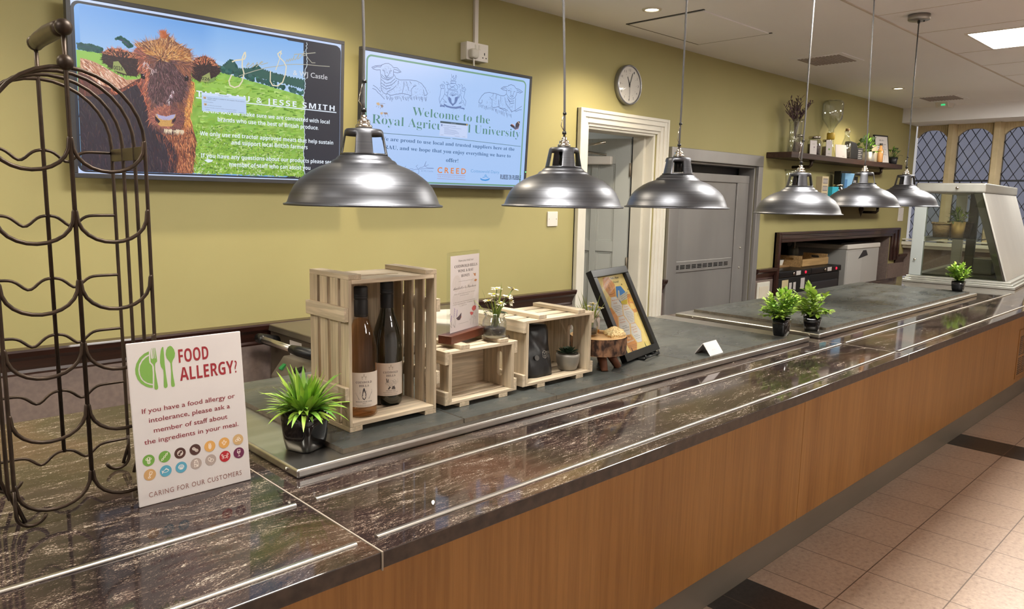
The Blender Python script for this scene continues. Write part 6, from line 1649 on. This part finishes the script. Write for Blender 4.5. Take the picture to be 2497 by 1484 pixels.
jar('wide glass jar of dark berries on the upper shelf', 6.36, SY + 0.02, S1, 0.058, 0.165, noisy('dark_berries', (52, 38, 42), (92, 72, 76), 70, 0.6))
jar('slim glass jar of pale contents left of the carafe', 6.56, SY, S1, 0.04, 0.15, noisy('pale_grain', (170, 140, 120), (206, 186, 170), 90, 0.8))
def stand_card(name, label, cat, x, y, z, w, h, rz, lean, m, art=None, d=0.004):
    t = thing(name, label, cat, (x, y, z + 0.0006), rz); t.rotation_euler = (-lean, 0, rz)
    box(-w / 2, w / 2, 0, d, 0, h).build('board', m, t, bevel=0.0008)
    if art: art.build('printing', M_['print'], t, loc=(0, -0.0004, 0))
    return t
A = Art(); A.disc((120, 90, 110), 8, 60, 6, 10); A.line((90, 100, 80), 1.5, [(8, 56), (4, 30)]); A.rect((150, 140, 140), -14, 84, 14, 87)
stand_card('folded_card', 'narrow white printed card standing before the pink jar', 'card', 6.155, 2.80, S1, 0.075, 0.115, -0.35, 0.03, M_['paper'], A)
A = Art(); A.disc((130, 160, 90), 0, 60, 9, 10); A.rect((150, 150, 150), -12, 20, 12, 24)
stand_card('folded_card', 'pale printed card right of the dark berry jar', 'card', 6.46, 2.80, S1, 0.06, 0.135, -0.5, 0.05, M_['paper'], A)
A = Art(); A.text((90, 84, 90), 'menu', 10, 40, 12, 10, 'script'); A.rect((216, 200, 196), -50, 60, 40, 100)
stand_card('folded_card', 'wide white card leaning in the middle of the upper shelf', 'card', 6.72, 2.80, S1, 0.14, 0.115, -0.3, 0.12, M_['paper'], A)
t = thing('glass_demijohn', 'large clear glass bottle standing upside down in a yellow-banded neck', 'bottle', (6.70, 2.90, S1 + 0.0003))
MB().lathe([(0.0001, 0.0), (0.05, 0.0), (0.052, 0.01), (0.03, 0.10), (0.028, 0.16)], 28, caps=False).build('stand', M_['glass'], t)
MB().lathe([(0.029, 0.161), (0.034, 0.165), (0.034, 0.215), (0.029, 0.22)], 28).build('neck_band', mat('yellow_band', (190, 160, 60), 0.5), t)
MB().lathe([(0.024, 0.2205), (0.024, 0.25), (0.05, 0.29), (0.082, 0.335), (0.088, 0.37), (0.088, 0.47), (0.078, 0.495), (0.05, 0.502), (0.0001, 0.503), (0.0001, 0.499), (0.074, 0.49), (0.084, 0.468), (0.084, 0.37), (0.078, 0.338), (0.046, 0.294), (0.02, 0.252), (0.02, 0.221)], 40, caps=False).build('bottle', M_['glass'], t)
t = thing('glass_carafe', 'clear glass carafe half full in front of the demijohn', 'carafe', (6.83, 2.81, S1 + 0.0003))
MB().lathe([(0.0001, 0.004), (0.04, 0), (0.042, 0.01), (0.04, 0.13), (0.022, 0.18), (0.02, 0.22), (0.026, 0.24), (0.022, 0.24), (0.016, 0.22), (0.018, 0.18), (0.037, 0.13), (0.038, 0.012), (0.0001, 0.01)], 32, caps=False).build('glass', M_['glass'], t)
MB().lathe([(0.0001, 0.012), (0.036, 0.0135), (0.0352, 0.10), (0.0001, 0.10)], 28, caps=False).build('drink', mat('dark_drink', (86, 78, 62), 0.2), t)
MB().lathe([(0.018, 0.2405), (0.016, 0.262), (0.0001, 0.263)], 20).build('stopper', mat('cork', (150, 120, 80), 0.8), t)
t = thing('foil_bag', 'black foil bag slumped on the upper shelf beside the carafe', 'coffee bag', (7.02, 2.84, S1 + 0.0003), -0.3)
MB().prism([(-0.06, 0), (0.06, 0), (0.058, 0.09), (0.03, 0.15), (-0.055, 0.165)], -0.035, 0.035, 'y').build('bag', M_['black'], t, bevel=0.012, seg=3)
t = thing('slate_sign', 'small dark lettered block on the upper shelf', 'sign', (7.21, 2.86, S1 + 0.0003), -0.25)
box(-0.055, 0.055, -0.02, 0.02, 0, 0.115).build('block', M_['darkgrey'], t, bevel=0.003)
A = Art()
for k in range(5): A.rect((150, 150, 150), -40, 20 + k * 17, 40 - (k % 2) * 16, 25 + k * 17)
A.build('printing', M_['print'], t, loc=(0, -0.0204, 0))
def shelf_plant(label, loc, pm, pw, ph, R, n, L, Wd, mats, seed, square=True):
    t = thing('potted_plant', label, 'potted plant', loc)
    pt = MB()
    (pt.sq_lathe([(pw * 0.45, 0), (pw * 0.5, ph), (pw * 0.46, ph), (pw * 0.44, ph * 0.86)], 0.3, 32) if square else pt.lathe([(pw * 0.38, 0), (pw * 0.5, ph), (pw * 0.46, ph), (pw * 0.44, ph * 0.86), (0.0001, ph * 0.85)], 28)).build('pot', pm, t)
    rnd = random.Random(seed); mb = MB(); st = MB()
    for k in range(n):
        a = rnd.uniform(0, 6.28); el = rnd.uniform(-0.1, 1.4); r = R * rnd.uniform(0.5, 1.0); p = Vector((r * math.cos(a) * math.cos(el), 0.7 * r * math.sin(a) * math.cos(el), ph + r * math.sin(el) * 0.9))
        st.tube([(0, 0, ph * 0.85), p * 0.6 + Vector((0, 0, ph * 0.4)), p], 0.0015, 5); mb.mi = k % 2
        for j in range(3): mb.leaf(p, (math.cos(a + j) * math.cos(el), math.sin(a + j) * math.cos(el), math.sin(el) + 0.1), L * rnd.uniform(0.6, 1.1), Wd, rnd.uniform(0.2, 0.9), 0.2, 4)
    mb.build('foliage', mats, t); st.build('stem', M_['stem'], t)
shelf_plant('leafy plant in a white pot on the upper shelf', (7.45, 2.87, S1 + 0.0003), M_['white'], 0.14, 0.09, 0.155, 34, 0.06, 0.03, [M_['leafg'], M_['leafd']], 31)
shelf_plant('small leafy plant in a dark pot at the right end of the upper shelf', (8.105, 2.85, S1 + 0.0003), M_['darkgrey'], 0.085, 0.075, 0.095, 26, 0.038, 0.018, [M_['leafg'], M_['leafd']], 32, False)
t = thing('amber_bottle', 'small amber bottle before the white-potted plant', 'bottle', (7.585, 2.79, S1 + 0.0003))
MB().lathe([(0.024, 0), (0.026, 0.004), (0.026, 0.11), (0.012, 0.14), (0.012, 0.16), (0.0001, 0.16)], 24).build('glass', mat('amber_glass', (170, 126, 80), 0.15, coat=0.4), t)
MB().lathe([(0.0135, 0.1605), (0.0135, 0.18), (0.0001, 0.181)], 16).build('cap', M_['darkgrey'], t)
A = Art()
for k in range(6): A.rect((140, 136, 140), -34, 60 + k * 22, 34 - (k % 3) * 14, 64 + k * 22)
A.rect((206, 198, 190), -50, 14, 50, 40)
stand_card('folded_card', 'cream card standing behind the amber bottle', 'card', 7.64, 2.86, S1, 0.09, 0.17, -0.2, 0.05, mat('cream_card', (216, 202, 170), 0.6))
t = stand_card('poster_frame', 'tall black frame with a white printed sheet leaning on the upper shelf', 'picture frame', 7.86, 2.86, S1, 0.22, 0.285, -0.25, 0.16, M_['black'], None, 0.014)
A.v = [(x, y, z) for x, y, z in A.v]
B = Art(); B.rect((222, 216, 214), -96, 14, 96, 271); B.text((90, 86, 90), 'Hello', -40, 40, 226, 16, 'script')
for k in range(7): B.rect((120, 116, 120), -66 + (k % 2) * 10, 90 + k * 17, 66 - (k % 3) * 12, 94 + k * 17)
B.line((140, 130, 130), 3, [(-40, 30), (-30, 70)]); B.line((140, 130, 130), 3, [(20, 30), (40, 74)])
B.build('sheet', M_['print'], t, loc=(0, -0.0005, 0))
# lower shelf
t = thing('glass_vase', 'empty tall clear vase at the left end of the lower shelf', 'vase', (5.93, 2.86, S2 + 0.0003))
MB().lathe([(0.0001, 0.006), (0.05, 0), (0.052, 0.01), (0.045, 0.1), (0.054, 0.22), (0.066, 0.25), (0.061, 0.25), (0.049, 0.22), (0.04, 0.1), (0.046, 0.014), (0.0001, 0.012)], 32, caps=False).build('glass', M_['glass'], t)
MB().lathe([(0.0001, 0.013), (0.043, 0.015), (0.039, 0.09), (0.0001, 0.1)], 24, caps=False).build('pebble_fill', M_['soil'], t)
A = Art()
for k in range(3):
    A.rect((118, 112, 112), -36, 24 + k * 62, 36, 68 + k * 62)
    for j in range(3): A.rect((176, 168, 160), -30 + j * 22, 32 + k * 62, -16 + j * 22, 60 + k * 62, up=(j == 0))
t = thing('block_letters', 'tall beige block with three grey lettered panels on the lower shelf', 'ornament', (6.44, 2.83, S2 + 0.0003), -0.15)
box(-0.048, 0.048, -0.03, 0.03, 0, 0.21).build('block', mat('beige_block', (190, 174, 140), 0.6), t, bevel=0.002); A.build('printing', M_['print'], t, loc=(0, -0.0304, 0))
t = thing('carton', 'bright turquoise carton on the lower shelf', 'carton', (6.60, 2.80, S2 + 0.0003), -0.2)
box(-0.045, 0.045, -0.025, 0.025, 0, 0.125).build('box', mat('turquoise_card', (42, 164, 190), 0.5), t, bevel=0.001)
A = Art(); A.text((140, 220, 232), 'tea', -20, 20, 60, 24, 'script'); A.build('printing', M_['print'], t, loc=(0, -0.0254, 0))
jar('squat glass jar of dried herbs on the lower shelf', 6.75, 2.82, S2, 0.05, 0.15, noisy('dried_herbs', (120, 104, 66), (160, 140, 96), 60, 0.8))
t = thing('blue_packet', 'tall blue and white packet in a black stand on the lower shelf', 'packet', (6.98, 2.86, S2 + 0.0003), -0.25)
box(-0.075, 0.075, -0.01, 0.06, 0, 0.275).build('stand', M_['black'], t, bevel=0.002)
box(-0.066, 0.066, -0.05, -0.0105, 0, 0.255).build('packet', mat('sky_blue_packet', (110, 156, 196), 0.45), t, bevel=0.004)
A = Art(); A.rect((196, 206, 214), -55, 20, 55, 90); A.rect((62, 110, 160), -66, 100, -30, 200); A.rect((206, 184, 150), -40, 28, 30, 60); A.build('printing', M_['print'], t, loc=(0, -0.0504, 0))
t = thing('chalk_sign', 'black board with rows of pale lettering on the lower shelf', 'sign', (7.20, 2.88, S2 + 0.0003), -0.1)
box(-0.085, 0.085, -0.01, 0.01, 0, 0.235).build('board', M_['black'], t, bevel=0.002)
A = Art()
for k in range(4): A.rect((170, 164, 160), -60 + (k % 2) * 14, 40 + k * 46, 56 - (k % 3) * 16, 62 + k * 46)
A.build('printing', M_['print'], t, loc=(0, -0.0104, 0))
t = stand_card('poster_frame', 'small dark frame with a pinkish picture on the lower shelf', 'picture frame', 7.68, 2.87, S2, 0.19, 0.19, -0.2, 0.12, M_['black'], None, 0.014)
B = Art(); B.rect((150, 120, 128), -80, 14, 80, 176); B.disc((196, 170, 176), -10, 95, 44, 20); B.build('sheet', M_['print'], t, loc=(0, -0.0005, 0))
t = thing('wire_basket', 'wire fruit basket with oranges at the right end of the lower shelf', 'basket', (7.98, 2.85, S2 + 0.0003))
mb = MB()
for k in range(18):
    a = 2 * PI * k / 18; mb.tube([(0.05 * math.cos(a), 0.05 * math.sin(a), 0.004), (0.09 * math.cos(a), 0.09 * math.sin(a), 0.03), (0.115 * math.cos(a), 0.09 * math.sin(a), 0.1)], 0.0022, 5)
for r, z in ((0.05, 0.004), (0.09, 0.03), (0.104, 0.07), (0.115, 0.1)): mb.tube([(r * math.cos(2 * PI * k / 24), min(r, 0.09) * math.sin(2 * PI * k / 24), z) for k in range(24)], 0.0028, 6, closed=True)
mb.build('wire_cage', mat('brass_wire', (190, 150, 80), 0.3, 0.9), t)
om = mat('orange_skin', (206, 140, 70), 0.5)
for k in range(5):
    a = k * 2 * PI / 5
    o = MB().ball((0, 0, 0), 0.026, 16).build('orange', om, None, (7.98 + 0.052 * math.cos(a), 2.85 + 0.047 * math.sin(a), S2 + 0.052)); tag(o, 'orange lying in the brass wire basket on the lower shelf', 'fruit', 'oranges in the wire basket')
t = thing('iron_hook', 'dark pointed iron hook under the lower shelf', 'hook', (7.42, 2.86, S2 - 0.0455))
MB().lathe([(0.0001, -0.10), (0.012, -0.06), (0.026, -0.02), (0.018, -0.008), (0.022, 0.0)], 20).build('drop', M_['iron'], t)

# ================================================================== GLASS DISPLAY CASE
az = math.radians(5)
t = thing('display_case', 'glass sided heated display case with a slanted pale front', 'display case', (6.095, 1.318, 0.9003), az)
cs = noisy('case_steel', (176, 176, 170), (190, 190, 184), 8, 0.32, 0.75, (0.3, 1, 1), rvar=0.05)
LX = 1.5
# stepped base trays
for k, (o1_, z0_, z1_) in enumerate(((0.10, 0.0, 0.02), (0.075, 0.0205, 0.032), (0.05, 0.0325, 0.046))):
    MB().box(-o1_, LX, -o1_ * 0.7, 0.62 + o1_ * 0.2, z0_, z1_).build('base_tray', cs, t, bevel=0.003)
zt, yf = 0.73, 0.195
MB().box(0.0, 0.05, 0.545, 0.625, 0.0465, zt - 0.07).build('corner_post', mat('pale_post', (188, 196, 196), 0.35, 0.4), t, bevel=0.003)
MB().box(LX - 0.05, LX, 0.545, 0.625, 0.0465, zt - 0.07).build('corner_post', cs, t, bevel=0.003)
MB().box(0.0, LX, yf - 0.012, 0.63, zt - 0.0695, zt).build('top_panel', cs, t, bevel=0.012, seg=3)
MB().lathe([(0.011, 0), (0.010, 0.012), (0.0001, 0.014)], 16).build('side_knob', M_['chrome'], t, (-0.0003, 0.36, zt - 0.036), rot=(0, -PI / 2, 0))
MB().lathe([(0.009, 0), (0.008, 0.01), (0.0001, 0.012)], 16).build('side_knob', M_['chrome'], t, (-0.0003, 0.59, 0.165), rot=(0, -PI / 2, 0))
g2 = thin_glass('case_side_glass', (232, 236, 226), 0.02, 1.5)
MB().prism([(0.02, 0.05), (0.54, 0.05), (0.54, zt - 0.072), (yf + 0.006, zt - 0.072)], 0.006, 0.010, 'x').build('side_glass', g2, t)
MB().prism([(-0.004, 0.047), (0.006, 0.047), (yf + 0.006, zt - 0.0705), (yf - 0.006, zt - 0.0705)], 0.0, LX, 'x').build('front_panel', noisy('pale_front_panel', (190, 188, 182), (200, 198, 192), 6, 0.28, 0.35, (1, 1, 0.2)), t, bevel=0.002)
fs_ = MB().prism([(0.0065, 0.047), (0.055, 0.047), (yf + 0.06, zt - 0.0705), (yf + 0.0065, zt - 0.0705)], 0.011, 0.04, 'x')
fs_.build('front_jamb', mat('dark_jamb', (74, 68, 62), 0.5, 0.3), t)
MB().box(0.012, LX - 0.06, 0.17, 0.54, 0.325, 0.335).build('shelf', M_['glass'], t)
MB().box(0.012, LX - 0.06, 0.535, 0.545, 0.30, 0.337).build('shelf_rail', cs, t)
MB().box(0.52, 0.58, 0.30, 0.36, 0.0465, zt - 0.07).build('inner_post', mat('brown_post', (104, 92, 78), 0.4, 0.4), t, bevel=0.003)
MB().box(0.03, LX - 0.06, 0.06, 0.54, 0.0465, 0.06).build('floor_plate', mat('dark_plate', (50, 46, 42), 0.35), t)
c_, s_ = math.cos(az), math.sin(az)
def inc(x, y, z): return (6.095 + x * c_ - y * s_, 1.318 + x * s_ + y * c_, 0.9003 + z)
wick = noisy('wicker', (116, 88, 66), (166, 134, 104), 50, 0.75, stretch=(1, 1, 4), bump=0.6)
def basket(label, loc, rx, ry, h, rz):
    t = thing('wicker_basket', label, 'basket', loc, rz, 'wicker baskets in the display case')
    mb = MB(); mb.lathe([(0.0001, 0.003), (0.82, 0.0), (1.0, h), (0.93, h), (0.77, 0.008), (0.0001, 0.01)], 40, caps=False, sx=rx, sy=ry); mb.v = [(x, y, z) for x, y, z in mb.v]; mb.build('weave', wick, t)
    rm = MB().tube([(rx * 1.0 * math.cos(2 * PI * k / 36), ry * math.sin(2 * PI * k / 36), h + 0.003 * math.sin(k * 3)) for k in range(36)], 0.007, 8, closed=True).build('rim', wick, t)
basket('small round wicker basket left of the potted plant in the case', inc(0.12, 0.46, 0.3355), 0.075, 0.06, 0.10, 0)
basket('long wicker basket right of the potted plant in the case', inc(0.36, 0.38, 0.3355), 0.145, 0.08, 0.105, az)
shelf_plant('grey leaved plant in a tan pot inside the display case', inc(0.14, 0.355, 0.3355), noisy('tan_pot', (186, 146, 96), (200, 162, 112), 20, 0.6), 0.10, 0.115, 0.095, 30, 0.05, 0.011, [M_['leafg'], M_['leafo']], 44, False)
t = thing('steel_container', 'square dark steel container on the floor of the display case', 'container', inc(0.42, 0.2, 0.0602), az)
MB().box(-0.11, 0.11, -0.06, 0.06, 0, 0.115).build('body', M_['kick'], t, bevel=0.003)
MB().box(-0.113, 0.113, -0.063, 0.063, 0.1153, 0.12).build('rim', M_['alu'], t)
